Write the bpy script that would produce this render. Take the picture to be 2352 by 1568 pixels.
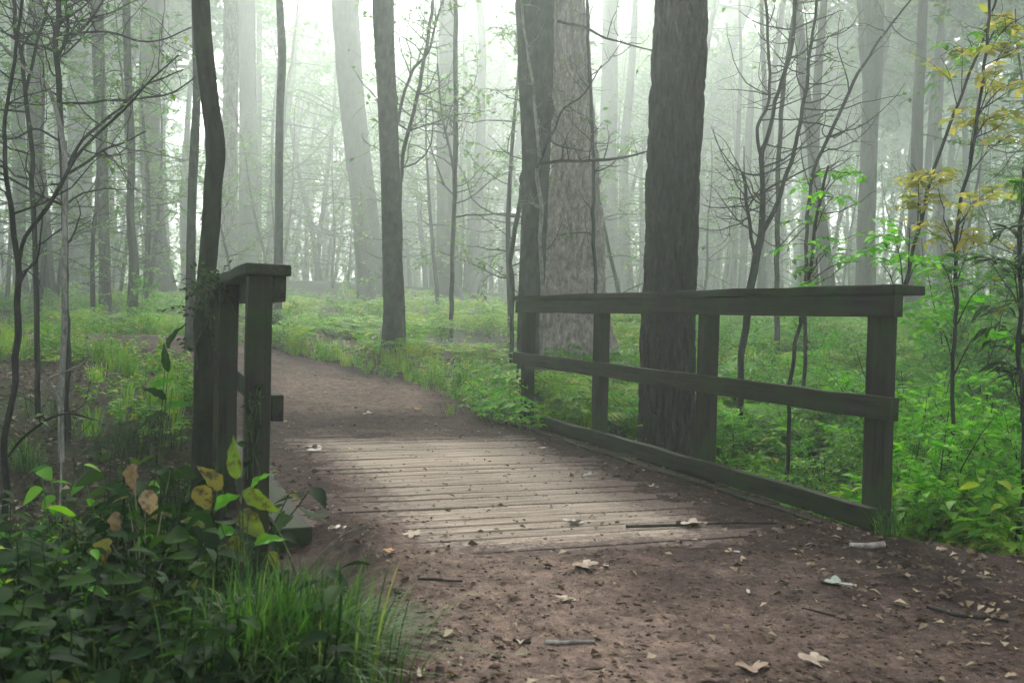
import bpy, bmesh, math, random
import numpy as np
from mathutils import Vector, Matrix

for o in list(bpy.data.objects):
    bpy.data.objects.remove(o)
S = bpy.context.scene
COL = S.collection
random.seed(7)
RNG = np.random.default_rng(7)

# ------------------------------------------------------------------ camera
YAW, PIT, ROL, HC = math.radians(20.08), math.radians(-1.48), math.radians(1.3), 0.912
FPX = 35 / 36 * 2352                       # focal length in units of a 2352 x 1568 frame
CF = np.array([math.sin(YAW) * math.cos(PIT), math.cos(YAW) * math.cos(PIT), math.sin(PIT)])
_r = np.array([math.cos(YAW), -math.sin(YAW), 0.0]); _u = np.cross(_r, CF)
CR = _r * math.cos(ROL) + _u * math.sin(ROL)
CU = -_r * math.sin(ROL) + _u * math.cos(ROL)
CAM = np.array([0, 0, HC])
cd = bpy.data.cameras.new('camera'); cam = bpy.data.objects.new('camera', cd); COL.objects.link(cam)
cd.lens = 35; cd.sensor_width = 36; cd.clip_start = 0.05; cd.clip_end = 1000
cd.dof.use_dof = True; cd.dof.focus_distance = 7.0; cd.dof.aperture_fstop = 5.6
m = Matrix.Identity(4)
for i in range(3):
    m[i][0], m[i][1], m[i][2], m[i][3] = CR[i], CU[i], -CF[i], CAM[i]
cam.matrix_world = m
S.camera = cam

# ------------------------------------------------------------------ sky, sun, exposure
SUN_AZ, SUN_EL = YAW - math.radians(3), math.radians(42)
w = bpy.data.worlds.new('World'); S.world = w; w.use_nodes = True
nt = w.node_tree; nt.nodes.clear()
sky = nt.nodes.new('ShaderNodeTexSky'); sky.sky_type = 'NISHITA'; sky.sun_disc = False
sky.sun_elevation = SUN_EL; sky.sun_rotation = SUN_AZ; sky.dust_density = 4; sky.air_density = 1.0; sky.ozone_density = 1.0
hs = nt.nodes.new('ShaderNodeHueSaturation'); hs.inputs['Saturation'].default_value = 0.30
bg = nt.nodes.new('ShaderNodeBackground'); bg.inputs['Strength'].default_value = 0.10
wo = nt.nodes.new('ShaderNodeOutputWorld')
nt.links.new(sky.outputs[0], hs.inputs['Color']); nt.links.new(hs.outputs[0], bg.inputs[0]); nt.links.new(bg.outputs[0], wo.inputs[0])
sl = bpy.data.lights.new('sun', 'SUN'); sl.energy = 1.5; sl.angle = math.radians(14); sl.color = (1, 0.97, 0.9)
sun = bpy.data.objects.new('sun', sl); COL.objects.link(sun)
sdir = Vector((math.cos(SUN_EL) * math.sin(SUN_AZ), math.cos(SUN_EL) * math.cos(SUN_AZ), math.sin(SUN_EL)))
sun.rotation_euler = (-sdir).to_track_quat('-Z', 'Y').to_euler()
sun.location = sdir * 60
S.view_settings.view_transform = 'Standard'; S.view_settings.look = 'None'
S.view_settings.exposure = 2.48; S.view_settings.gamma = 1
S.render.engine = 'CYCLES'
S.cycles.use_denoising = True
S.cycles.max_bounces = 5; S.cycles.diffuse_bounces = 2; S.cycles.glossy_bounces = 1
S.cycles.transmission_bounces = 3; S.cycles.volume_bounces = 2
S.cycles.use_adaptive_sampling = True; S.cycles.adaptive_threshold = 0.055
S.cycles.sample_clamp_indirect = 4
HAZE_DENSITY, HAZE_ANISO = 0.0078, 0.68

# ------------------------------------------------------------------ noise, terrain
_perm = np.random.default_rng(3).permutation(256); _perm = np.concatenate([_perm, _perm])
_g = np.random.default_rng(4).normal(size=(256, 3)); _g /= np.linalg.norm(_g, axis=1)[:, None]
def pn(x, y, z=0.0):
    x, y, z = np.broadcast_arrays(np.asarray(x, float), np.asarray(y, float), np.asarray(z, float))
    xi, yi, zi = np.floor(x).astype(int), np.floor(y).astype(int), np.floor(z).astype(int)
    fx, fy, fz = x - xi, y - yi, z - zi
    fade = lambda t: t * t * t * (t * (t * 6 - 15) + 10)
    ux, uy, uz = fade(fx), fade(fy), fade(fz)
    out = 0
    for a in (0, 1):
        for b in (0, 1):
            for c in (0, 1):
                g = _g[_perm[_perm[_perm[(xi + a) & 255] + ((yi + b) & 255)] + ((zi + c) & 255)]]
                d = g[..., 0] * (fx - a) + g[..., 1] * (fy - b) + g[..., 2] * (fz - c)
                out = out + d * (ux if a else 1 - ux) * (uy if b else 1 - uy) * (uz if c else 1 - uz)
    return out
def sm(a, b, x):
    t = np.clip((np.asarray(x, float) - a) / (b - a), 0, 1); return t * t * (3 - 2 * t)
def base(r):
    return np.interp(r, [-20, 9, 12, 15, 19, 24, 34, 48, 60, 100, 200], [-.07, -.07, .1, .33, .60, .86, 1.25, 1.62, 1.9, 2.5, 3.0])
def ru(x, y):
    return x * math.sin(YAW) + y * math.cos(YAW), x * math.cos(YAW) - y * math.sin(YAW)
def land(x, y):
    r, u = ru(x, y)
    return (base(r) + 0.38 * sm(1.5, 4.5, -u) * sm(5, 9, r) * (1 - sm(12, 18, r)) + 0.25 * pn(x * .16, y * .16, 5.5) * sm(12, 22, r)
            + 0.7 * np.exp(-((u + 9) / 9) ** 2 - ((r - 50) / 10) ** 2))
def terrain(x, y):
    x = np.asarray(x, float); y = np.asarray(y, float)
    r, u = ru(x, y)
    z = land(x, y)
    z = z - 0.55 * np.exp(-((y - 6.0) / 1.75) ** 2) * sm(-3.5, 0.5, x) * (1 - sm(14, 24, x))
    z = z - 0.18 * sm(3.2, 4.6, x) * sm(2.9, 3.6, y - 0.35 * (3.5 - x)) * (1 - sm(12, 18, r))
    z = z + 0.05 * pn(x * .9, y * .9, 3.1) * sm(2, 5, r) + 0.02 * pn(x * 3.1, y * 3.1, 8.0)
    return z
PATH = np.array([(-.6, -5), (.25, .5), (.45, 2.0), (.58, 2.6), (.76, 3.2), (.85, 3.8), (.74, 4.4), (.68, 5), (.66, 7), (.66, 8.6), (.7, 9.5), (.3, 10.9), (-.6, 12.3),
    (-2, 13), (-5, 13.6), (-9, 13.8), (-9, 14.7), (-4, 14.6), (-.8, 14.1), (.6, 13.9), (1.56, 13.3), (2.4, 12.6), (2.9, 11.7), (3.05, 10.3), (3.0, 8.9), (3.15, 8.2), (3.17, 4.4),
    (3.28, 3.85), (3.5, 3.42), (3.9, 3.15), (5, 2.4), (8, .5), (8, -5)])
PLANKZONE = np.array([(1.0, 7.75), (1.08, 6.5), (1.1, 5.4), (1.0, 4.4), (.93, 3.98), (1.5, 3.84), (2.3, 3.8), (2.75, 3.98), (2.62, 4.3), (2.55, 4.8), (2.75, 5.8), (2.82, 7.5)])
def sdf(poly, x, y):
    x = np.asarray(x, float); y = np.asarray(y, float)
    d = np.full(x.shape, 1e9); ins = np.zeros(x.shape, bool)
    n = len(poly)
    for i in range(n):
        ax, ay = poly[i]; bx, by = poly[(i + 1) % n]
        ex, ey = bx - ax, by - ay
        t = np.clip(((x - ax) * ex + (y - ay) * ey) / (ex * ex + ey * ey), 0, 1)
        d = np.minimum(d, np.hypot(x - ax - t * ex, y - ay - t * ey))
        c = ((ay > y) != (by > y)) & (x < (bx - ax) * (y - ay) / (by - ay + 1e-12) + ax)
        ins ^= c
    return np.where(ins, -d, d)
DECK_Z = -0.072
def path_z(x, y, fine=True):
    r, u = ru(x, y)
    z = land(x, y) + .03 * sm(9.5, 11, r) + 0.012 * pn(x * 1.3, y * 1.3, 2.0)
    if fine:
        z = z + 0.016 * pn(x * 4, y * 4, 1.0) + 0.014 * pn(x * 11, y * 11, 4.0) + 0.016 * np.maximum(0, pn(x * 26, y * 26, 9.0) - .08)
    s2 = sdf(PLANKZONE, x, y) + 0.14 * pn(x * 1.6, y * 2.6, 7.0) + 0.10 * pn(x * 7, y * 9, 3.0) + .10 * pn(x * 22, y * 26, 5.0)
    k = 1 - sm(-.30, .30, s2)
    z = z + .008 * sm(3.3, 3.8, y) * (1 - sm(8.4, 9.2, y)) * sm(.5, .8, x) + .022 * (1 - sm(4.4, 4.75, y)) * sm(3.3, 3.7, y) * (1 - sm(1.1, 1.35, x))
    return z * (1 - k) + k * (DECK_Z - .018 + .005 * pn(x * 5, y * 5, 11.0))
def floor_z(x, y):
    """height of whatever one would step on at (x, y)"""
    x = np.asarray(x, float); y = np.asarray(y, float)
    s = sdf(PATH, x, y)
    k = 1 - sm(-.12, .18, s)
    pz = path_z(x, y)
    deck = (x > .55) & (x < 3.2) & (y > 3.65) & (y < 8.7)
    pz = np.where(deck, np.maximum(pz, DECK_Z), pz)
    return np.where(s < 0, pz, terrain(x, y) - .05 * k)
def at(px, py, Z):
    return CAM + Z * (CF + (px - 1176) / FPX * CR + (784 - py) / FPX * CU)
def hit(px, py, fz=floor_z):
    d = CF + (px - 1176) / FPX * CR + (784 - py) / FPX * CU
    t = np.arange(1, 70, .02); P = CAM + t[:, None] * d
    b = np.nonzero(P[:, 2] < fz(P[:, 0], P[:, 1]))[0]
    return P[b[0]] if len(b) else P[-1]

# ------------------------------------------------------------------ mesh helpers
def make_mesh(name, V, faces, tint=None, smooth=False, extra=None):
    """faces: list of int arrays (n, k)"""
    me = bpy.data.meshes.new(name)
    V = np.asarray(V, np.float32)
    faces = [f for f in faces if len(f)]
    nl = sum(f.size for f in faces); npoly = sum(len(f) for f in faces)
    me.vertices.add(len(V)); me.vertices.foreach_set('co', V.ravel())
    me.loops.add(nl); me.loops.foreach_set('vertex_index', np.concatenate([f.ravel() for f in faces]).astype(np.int32))
    starts = []; s = 0
    for f in faces:
        starts.append(s + np.arange(len(f)) * f.shape[1]); s += f.size
    me.polygons.add(npoly); me.polygons.foreach_set('loop_start', np.concatenate(starts).astype(np.int32))
    if smooth: me.polygons.foreach_set('use_smooth', np.ones(npoly, bool))
    for nm, arr in [('tint', tint)] + list((extra or {}).items()):
        if arr is not None:
            a = me.attributes.new(nm, 'FLOAT', 'POINT'); a.data.foreach_set('value', np.asarray(arr, np.float32))
    me.update(calc_edges=True); me.validate()
    return me
class MB:
    def __init__(s): s.V = []; s.F = {}; s.T = []; s.n = 0
    def add(s, V, F, t=0.5):
        V = np.asarray(V, float)
        for f in (F if isinstance(F, list) else [F]):
            if len(f): s.F.setdefault(f.shape[1], []).append(f + s.n)
        s.V.append(V); s.T.append(np.full(len(V), t) if np.isscalar(t) else np.asarray(t, float)); s.n += len(V)
        return s
    def arrays(s):
        return np.concatenate(s.V), [np.concatenate(v) for v in s.F.values()], np.concatenate(s.T)
    def mesh(s, name, origin=(0, 0, 0), smooth=False):
        V, F, T = s.arrays(); return make_mesh(name, V - np.asarray(origin, float), F, T, smooth)
def link(name, me, mat, parent=None, loc=None):
    o = bpy.data.objects.new(name, me); COL.objects.link(o)
    if me is not None and mat is not None and not me.materials: me.materials.append(mat)
    if parent is not None: o.parent = parent
    if loc is not None: o.location = loc
    return o
def tag(o, label=None, cat=None, group=None, kind=None):
    if label: o['label'] = label
    if cat: o['category'] = cat
    if group: o['group'] = group
    if kind: o['kind'] = kind
    return o
def thing(name, label, cat, loc, group=None):
    return tag(link(name, None, None, None, loc), label, cat, group)
def resample(P, n, *attrs):
    """Catmull-Rom through points P"""
    P = np.asarray(P, float); k = len(P)
    if k == 2:
        t = np.linspace(0, 1, n)[:, None]; return [P[0] * (1 - t) + P[1] * t] + [np.interp(np.linspace(0, 1, n), [0, 1], a) for a in attrs]
    Q = np.vstack([2 * P[0] - P[1], P, 2 * P[-1] - P[-2]])
    t = np.linspace(0, k - 1 - 1e-9, n); i = t.astype(int); f = (t - i)[:, None]
    a, b, c, d = Q[i], Q[i + 1], Q[i + 2], Q[i + 3]
    out = .5 * (2 * b + (c - a) * f + (2 * a - 5 * b + 4 * c - d) * f ** 2 + (3 * b - a - 3 * c + d) * f ** 3)
    return [out] + [np.interp(t, np.arange(k), x) for x in attrs]
def tube(P, Rr, seg=8, disp=None, cap=True):
    P = np.asarray(P, float); Rr = np.asarray(Rr, float); n = len(P)
    T = np.gradient(P, axis=0); T /= np.linalg.norm(T, axis=1)[:, None] + 1e-12
    a = np.array([1., 0, 0]) if abs(T[0][0]) < .8 else np.array([0, 1., 0])
    A = np.zeros_like(P); A[0] = a - T[0] * (a @ T[0]); A[0] /= np.linalg.norm(A[0])
    for i in range(1, n):
        v = A[i - 1] - T[i] * (A[i - 1] @ T[i]); A[i] = v / (np.linalg.norm(v) + 1e-12)
    B = np.cross(T, A)
    th = np.linspace(0, 2 * np.pi, seg, endpoint=False)
    c, s_ = np.cos(th), np.sin(th)
    D = A[:, None, :] * c[None, :, None] + B[:, None, :] * s_[None, :, None]
    rad = np.repeat(Rr[:, None], seg, 1)
    if disp is not None: rad = rad + disp(P[:, None, :] + D * rad[..., None], np.broadcast_to(th, rad.shape), rad)
    V = (P[:, None, :] + D * rad[..., None]).reshape(-1, 3)
    i = np.arange(n - 1)[:, None] * seg; j = np.arange(seg)[None, :]; j2 = (j + 1) % seg
    F = np.stack([i + j, i + j2, i + seg + j2, i + seg + j], -1).reshape(-1, 4)
    Fs = [F]
    if cap:
        V = np.vstack([V, P[-1]]); k = len(V) - 1; q = (n - 1) * seg
        Fs.append(np.stack([q + np.arange(seg), q + (np.arange(seg) + 1) % seg, np.full(seg, k)], -1))
    return V, Fs
def unit(v): return v / (np.linalg.norm(v, axis=-1, keepdims=True) + 1e-12)
def leaves(P, D, N, L, Wd, fine=False, fold=.18, droop=.25):
    """batch of leaves; returns V, F list, index of the leaf of every vertex"""
    P = np.asarray(P, float); n = len(P)
    D = unit(np.asarray(D, float)); N = np.asarray(N, float); Sd = unit(np.cross(D, N)); N = np.cross(Sd, D)
    L = np.broadcast_to(L, (n,)); Wd = np.broadcast_to(Wd, (n,))
    if fine == 2:
        ts = [.1, .25, .45, .66, .85]; ws = [.24, .43, .5, .38, .18]
        st = [(0, 0, 0)] + [(a, b * q, -.25 * a * a) for a, b in zip(ts, ws) for q in (1, 0, -1)] + [(1, 0, -.25)]
    elif fine: st = [(0, 0, 0), (.22, .36, -.02), (.22, 0, -.02), (.22, -.36, -.02), (.48, .5, -.06), (.48, 0, -.06), (.48, -.5, -.06), (.76, .3, -.14), (.76, 0, -.14), (.76, -.3, -.14), (1, 0, -.25)]
    else: st = [(0, 0, 0), (.42, .5, -.05), (.42, 0, -.05), (.42, -.5, -.05), (1, 0, -.22)]
    st = np.array(st)
    V = (P[:, None] + D[:, None] * (st[None, :, 0] * L[:, None])[..., None] + Sd[:, None] * (st[None, :, 1] * Wd[:, None])[..., None]
         + N[:, None] * (st[None, :, 2] / .25 * droop * L[:, None] + np.abs(st[None, :, 1]) * Wd[:, None] * fold * 2)[..., None])
    k = len(st); off = (np.arange(n) * k)[:, None]
    if fine == 2:
        T3 = np.array([(0, 2, 1), (0, 3, 2), (13, 14, 16), (14, 15, 16)]); T4 = np.array([(a + b, a + b + 1, a + b + 4, a + b + 3) for a in (1, 4, 7, 10) for b in (0, 1)])
        F = [(off[:, None] + T3[None]).reshape(-1, 3), (off[:, None] + T4[None]).reshape(-1, 4)]
    elif fine:
        T3 = np.array([(0, 2, 1), (0, 3, 2), (7, 8, 10), (8, 9, 10)]); T4 = np.array([(1, 2, 5, 4), (2, 3, 6, 5), (4, 5, 8, 7), (5, 6, 9, 8)])
        F = [(off[:, None] + T3[None]).reshape(-1, 3), (off[:, None] + T4[None]).reshape(-1, 4)]
    else:
        T3 = np.array([(0, 2, 1), (0, 3, 2), (1, 2, 4), (2, 3, 4)]); F = [(off[:, None] + T3[None]).reshape(-1, 3)]
    return V.reshape(-1, 3), F, np.repeat(np.arange(n), k)
def rnd_dirs(n, rng, up=0.0):
    v = rng.normal(size=(n, 3)); v[:, 2] += up; return unit(v)
def walk(p, d, length, rng, n=7, wob=.22, up=.05):
    p = np.asarray(p, float); d = unit(np.asarray(d, float)); out = [p]
    for i in range(n):
        d = unit(d + rng.normal(size=3) * wob + np.array([0, 0, up])); p = p + d * length / n; out.append(p)
    return np.array(out)
def twigs(mb, P, Rr, rng, count, length, lvl=2, t0=.25, up=.08, spread=.9, flat=.6, tips=None, seg=4, rscale=.5, wob=.2):
    """random side branches along polyline P; tips collects (points, dir) for foliage"""
    n = len(P)
    for _ in range(count):
        t = t0 + (1 - t0) * rng.random() ** .9; i = min(int(t * (n - 1)), n - 2)
        T = unit(P[i + 1] - P[i]); v = rng.normal(size=3); v[2] *= (1 - flat); v = unit(v - T * (v @ T))
        d = unit(T * (1 - spread) + v * spread + np.array([0, 0, up * 2]))
        Lg = length * (.5 + .8 * rng.random()) * (1.15 - .6 * t); r = max(.0016, min(Rr[i] * rscale, .006 + Lg * .006))
        Q = walk(P[i], d, Lg, rng, 7, wob, up)
        q = np.linspace(r, max(.0011, r * .3), len(Q))
        mb.add(*tube(Q, q, seg, cap=False), .5)
        if lvl > 1: twigs(mb, Q, q, rng, rng.integers(2, 5), length * .45, lvl - 1, .2, up * .5, spread, flat, tips, 3, .6, wob)
        elif tips is not None: tips.append(Q)
        if lvl > 1 and tips is not None: tips.append(Q[3:])
def spray(tips, rng, per, L, Wd, frac=1.0, fine=False, jit=.3):
    """leaves set alternately along twigs, blades roughly level"""
    P, D, N = [], [], []
    for Q in tips:
        if rng.random() > frac: continue
        k = max(2, int(per * (.6 + .8 * rng.random())))
        t = np.linspace(.15, 1, k) * (len(Q) - 1.001); i = t.astype(int); f = (t - i)[:, None]
        p = Q[i] * (1 - f) + Q[i + 1] * f; T = unit(Q[i + 1] - Q[i]); s = np.where(np.arange(k) % 2, 1, -1)[:, None]
        sd = unit(np.cross(T, [0, 0, 1.]) + 1e-6)
        P.append(p); D.append(T * .6 + sd * s * .8 + rng.normal(size=(k, 3)) * jit * .6 + np.array([0, 0, -.12])); N.append(np.array([0, 0, 1.]) + rng.normal(size=(k, 3)) * jit)
    if not P: return None
    P = np.concatenate(P); D = np.concatenate(D); N = np.concatenate(N); n = len(P)
    l = L * (.6 + .7 * rng.random(n))
    return leaves(P, D, N, l, l * Wd, fine)

# ------------------------------------------------------------------ materials
def newmat(name):
    mt = bpy.data.materials.new(name); mt.use_nodes = True
    t = mt.node_tree; t.nodes.clear()
    out = t.nodes.new('ShaderNodeOutputMaterial')
    return mt, t, out
def nd(t, kind, **kw):
    n = t.nodes.new(kind)
    for k, v in kw.items():
        if k in n.inputs.keys(): n.inputs[k].default_value = v
        else: setattr(n, k, v)
    return n
def ramp(t, fac, stops):
    r = t.nodes.new('ShaderNodeValToRGB'); e = r.color_ramp.elements
    while len(e) < len(stops): e.new(.5)
    for a, (p, c) in zip(e, stops): a.position = p; a.color = (*c, 1)
    t.links.new(fac, r.inputs[0]); return r.outputs[0]
def noise_at(t, scale, mapping=(1, 1, 1), detail=4, rough=.6, coord='Object'):
    tc = nd(t, 'ShaderNodeTexCoord'); mp = nd(t, 'ShaderNodeMapping'); mp.inputs['Scale'].default_value = mapping
    n = nd(t, 'ShaderNodeTexNoise', Scale=scale, Detail=detail, Roughness=rough)
    t.links.new(tc.outputs[coord], mp.inputs['Vector']); t.links.new(mp.outputs[0], n.inputs['Vector']); return n.outputs['Fac']
def mix(t, fac, a, b, mode='MIX'):
    n = t.nodes.new('ShaderNodeMix'); n.data_type = 'RGBA'; n.blend_type = mode
    for s, v in ((n.inputs[0], fac), (n.inputs[6], a), (n.inputs[7], b)):
        if isinstance(v, (int, float)): s.default_value = v
        elif isinstance(v, tuple): s.default_value = (*v, 1)
        else: t.links.new(v, s)
    return n.outputs[2]
def bump(t, h, strength, dist):
    b = nd(t, 'ShaderNodeBump', Strength=strength, Distance=dist); t.links.new(h, b.inputs['Height']); return b.outputs[0]
def finish(t, out, col, rough=.85, normal=None, spec=.3):
    p = nd(t, 'ShaderNodeBsdfPrincipled', Roughness=rough); p.inputs['Specular IOR Level'].default_value = spec
    if isinstance(col, tuple): p.inputs['Base Color'].default_value = (*col, 1)
    else: t.links.new(col, p.inputs['Base Color'])
    if normal is not None: t.links.new(normal, p.inputs['Normal'])
    t.links.new(p.outputs[0], out.inputs['Surface']); return p
def leaf_mat(name, stops, trans=.45, rough=.6, blotch=None, spec=.16):
    mt, t, out = newmat(name)
    at_ = nd(t, 'ShaderNodeAttribute', attribute_name='tint')
    oi = nd(t, 'ShaderNodeObjectInfo')
    ad = nd(t, 'ShaderNodeMath', operation='MULTIPLY_ADD'); ad.inputs[1].default_value = .16; t.links.new(oi.outputs['Random'], ad.inputs[0])
    sb = nd(t, 'ShaderNodeMath', operation='SUBTRACT'); sb.inputs[1].default_value = .08; t.links.new(ad.outputs[0], sb.inputs[0])
    t.links.new(at_.outputs['Fac'], ad.inputs[2])
    c = ramp(t, sb.outputs[0], stops)
    if blotch:
        b = noise_at(t, blotch[1], (1, 1, 1), 3, .7)
        c = mix(t, ramp(t, b, [(.5, (0, 0, 0)), (.62, (1, 1, 1))]), c, blotch[0])
    else:
        b = noise_at(t, 18, (1, 1, 1), 2, .5); c = mix(t, .35, c, ramp(t, b, [(.3, (.35, .35, .35)), (.75, (1, 1, 1))]), 'MULTIPLY')
    p = nd(t, 'ShaderNodeBsdfPrincipled', Roughness=rough); p.inputs['Specular IOR Level'].default_value = spec; t.links.new(c, p.inputs['Base Color'])
    tr = nd(t, 'ShaderNodeBsdfTranslucent'); t.links.new(mix(t, 1.0, c, (1.5, 1.6, .8), 'MULTIPLY'), tr.inputs['Color'])
    ms = nd(t, 'ShaderNodeMixShader'); ms.inputs[0].default_value = trans
    t.links.new(p.outputs[0], ms.inputs[1]); t.links.new(tr.outputs[0], ms.inputs[2]); t.links.new(ms.outputs[0], out.inputs['Surface'])
    return mt
def bark_mat(name, c1, c2, fh=30, fv=4, moss=None, strength=.8, dist=.012):
    mt, t, out = newmat(name)
    n1 = noise_at(t, 1, (fh, fh, fv), 5, .65); n2 = noise_at(t, 1, (3, 3, 1.6), 3, .6)
    n4 = noise_at(t, 1, (fh * 2.2, fh * 2.2, fh * .9), 4, .7); c = ramp(t, n1, [(.36, c1), (.64, c2)]); c = mix(t, .7, c, ramp(t, n4, [(.36, (.45, .45, .45)), (.64, (1.5, 1.48, 1.45))]), 'MULTIPLY')
    c = mix(t, .5, c, ramp(t, n2, [(.3, (.55, .58, .55)), (.75, (1.25, 1.2, 1.15))]), 'MULTIPLY')
    if moss:
        n3 = noise_at(t, 1, (5, 5, 2.2), 4, .7)
        c = mix(t, ramp(t, n3, [(.5, (0, 0, 0)), (.68, (.8, .8, .8))]), c, moss)
    finish(t, out, c, .95, bump(t, n1, strength, dist), .08)
    return mt
def wood_mat(name, axis, c1, c2, algae=None, rough=.8, blot=1.0):
    mt, t, out = newmat(name)
    sc = [46, 46, 46]; sc[axis] = 1.6
    sc2 = [9, 9, 9]; sc2[axis] = .9
    n1 = noise_at(t, 1, tuple(sc), 5, .7); n2 = noise_at(t, 1, tuple(sc2), 4, .65); n3 = noise_at(t, 3.2, (1, 1, 1), 5, .7)
    c = ramp(t, n1, [(.36, c1), (.66, c2)])
    c = mix(t, .85 * blot, c, ramp(t, n2, [(.3, (.5, .5, .5)), (.7, (1.3, 1.28, 1.22))]), 'MULTIPLY')
    oi = nd(t, 'ShaderNodeObjectInfo'); c = mix(t, .45, c, ramp(t, oi.outputs['Random'], [(0, (.7, .7, .7)), (1, (1.25, 1.22, 1.2))]), 'MULTIPLY')
    if algae: c = mix(t, ramp(t, n3, [(.43, (0, 0, 0)), (.60, (.85, .85, .85))]), c, algae)
    finish(t, out, c, rough, bump(t, n1, .6, .004), .12)
    return mt
M = {}
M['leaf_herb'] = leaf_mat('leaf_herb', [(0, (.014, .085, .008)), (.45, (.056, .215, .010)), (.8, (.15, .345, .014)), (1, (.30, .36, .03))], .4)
M['leaf_dark'] = leaf_mat('leaf_dark', rough=.7, spec=.08, stops=[(0, (.004, .016, .005)), (.5, (.012, .038, .009)), (.85, (.034, .078, .011)), (1, (.11, .12, .022))], trans=.36)  # dark green; in the left foreground it also carries the low light
M['leaf_bright'] = leaf_mat('leaf_bright', [(0, (.03, .16, .005)), (.5, (.085, .33, .007)), (1, (.20, .45, .015))], .5)
M['leaf_canopy'] = leaf_mat('leaf_canopy', [(0, (.03, .09, .03)), (.6, (.075, .18, .045)), (1, (.18, .26, .06))], .5)
M['leaf_yellow'] = leaf_mat('leaf_yellow', [(0, (.12, .19, .035)), (.45, (.25, .25, .05)), (1, (.40, .31, .065))], .5)
M['grass'] = leaf_mat('grass', [(0, (.014, .055, .009)), (.5, (.046, .13, .018)), (.78, (.115, .20, .035)), (1, (.30, .26, .12))], .4, .45)
M['litter'] = leaf_mat('litter', [(0, (.03, .02, .015)), (.5, (.08, .05, .032)), (.85, (.16, .115, .072)), (1, (.34, .27, .185))], .12, .75)
M['leaf_blotch'] = leaf_mat('leaf_blotch', [(0, (.055, .12, .012)), (.5, (.12, .145, .018)), (1, (.19, .15, .028))], .4, .5, ((.045, .035, .012), 26))
M['leaf_wither'] = leaf_mat('leaf_wither', [(0, (.09, .058, .033)), (1, (.24, .175, .115))], .3, .7, ((.10, .06, .03), 30))
M['stem'] = bark_mat('stem', (.03, .05, .022), (.07, .09, .04), 40, 8, None, .2, .003)
M['stem_dry'] = bark_mat('stem_dry', (.09, .085, .06), (.2, .18, .13), 40, 8, None, .2, .003)
M['bark_dark'] = bark_mat('bark_dark', (.009, .0085, .0075), (.042, .039, .036), 26, 5.5, (.02, .028, .016), 1, .02)
M['bark_grey'] = bark_mat('bark_grey', (.03, .03, .029), (.085, .08, .078), 24, 3, (.03, .042, .026))
M['bark_smooth'] = bark_mat('bark_smooth', (.026, .028, .025), (.066, .07, .06), 10, 7, (.03, .05, .022), .4, .006)
M['bark_pale'] = bark_mat('bark_pale', (.14, .12, .108), (.31, .275, .25), 17, 3.4, None, 1, .03)
M['bark_twig'] = bark_mat('bark_twig', (.012, .012, .011), (.036, .036, .032), 20, 6, (.03, .034, .027), .4, .003)
M['bark_twig_pale'] = bark_mat('bark_twig_pale', (.10, .10, .09), (.24, .235, .21), 20, 6, None, .4, .003)
M['bark_mossy'] = bark_mat('bark_mossy', (.005, .006, .0045), (.022, .026, .017), 18, 5, (.025, .04, .012), .7, .008)
for ax, k in enumerate('xyz'):
    M['rail_' + k] = wood_mat('rail_' + k, ax, (.006, .0058, .005), (.042, .038, .031), (.020, .036, .010))
def plank_mat():
    mt, t, out = newmat('plank')
    n1 = noise_at(t, 1, (2.2, 60, 60), 5, .7); n2 = noise_at(t, 1, (1.1, 7, 7), 5, .7); n3 = noise_at(t, 22, (1, 1, 1), 5, .75, 'Generated'); n4 = noise_at(t, 90, (1, 1, 1), 3, .7)
    c = ramp(t, n1, [(.38, (.14, .11, .087)), (.62, (.44, .365, .293))])
    oi = nd(t, 'ShaderNodeObjectInfo'); c = mix(t, .6, c, ramp(t, oi.outputs['Random'], [(0, (.6, .6, .6)), (1, (1.2, 1.18, 1.15))]), 'MULTIPLY')
    c = mix(t, ramp(t, n2, [(.42, (0, 0, 0)), (.66, (.85, .85, .85))]), c, ramp(t, n4, [(.3, (.10, .073, .06)), (.7, (.28, .22, .178))]))
    c = mix(t, .5, c, ramp(t, n4, [(.3, (.6, .58, .56)), (.7, (1.25, 1.25, 1.25))]), 'MULTIPLY')
    du = nd(t, 'ShaderNodeAttribute', attribute_name='dust').outputs['Fac']; n5 = noise_at(t, 30, (1, 1, 1), 6, .8)
    ma = nd(t, 'ShaderNodeMath', operation='MULTIPLY_ADD'); t.links.new(n5, ma.inputs[0]); ma.inputs[1].default_value = 1.0; t.links.new(du, ma.inputs[2])
    c = mix(t, ramp(t, ma.outputs[0], [(.56, (0, 0, 0)), (.80, (.95, .95, .95))]), c, ramp(t, n4, [(.3, (.03, .019, .017)), (.7, (.095, .064, .055))]))
    finish(t, out, c, .95, bump(t, n1, .8, .006), .15); return mt
M['plank'] = plank_mat()

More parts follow.
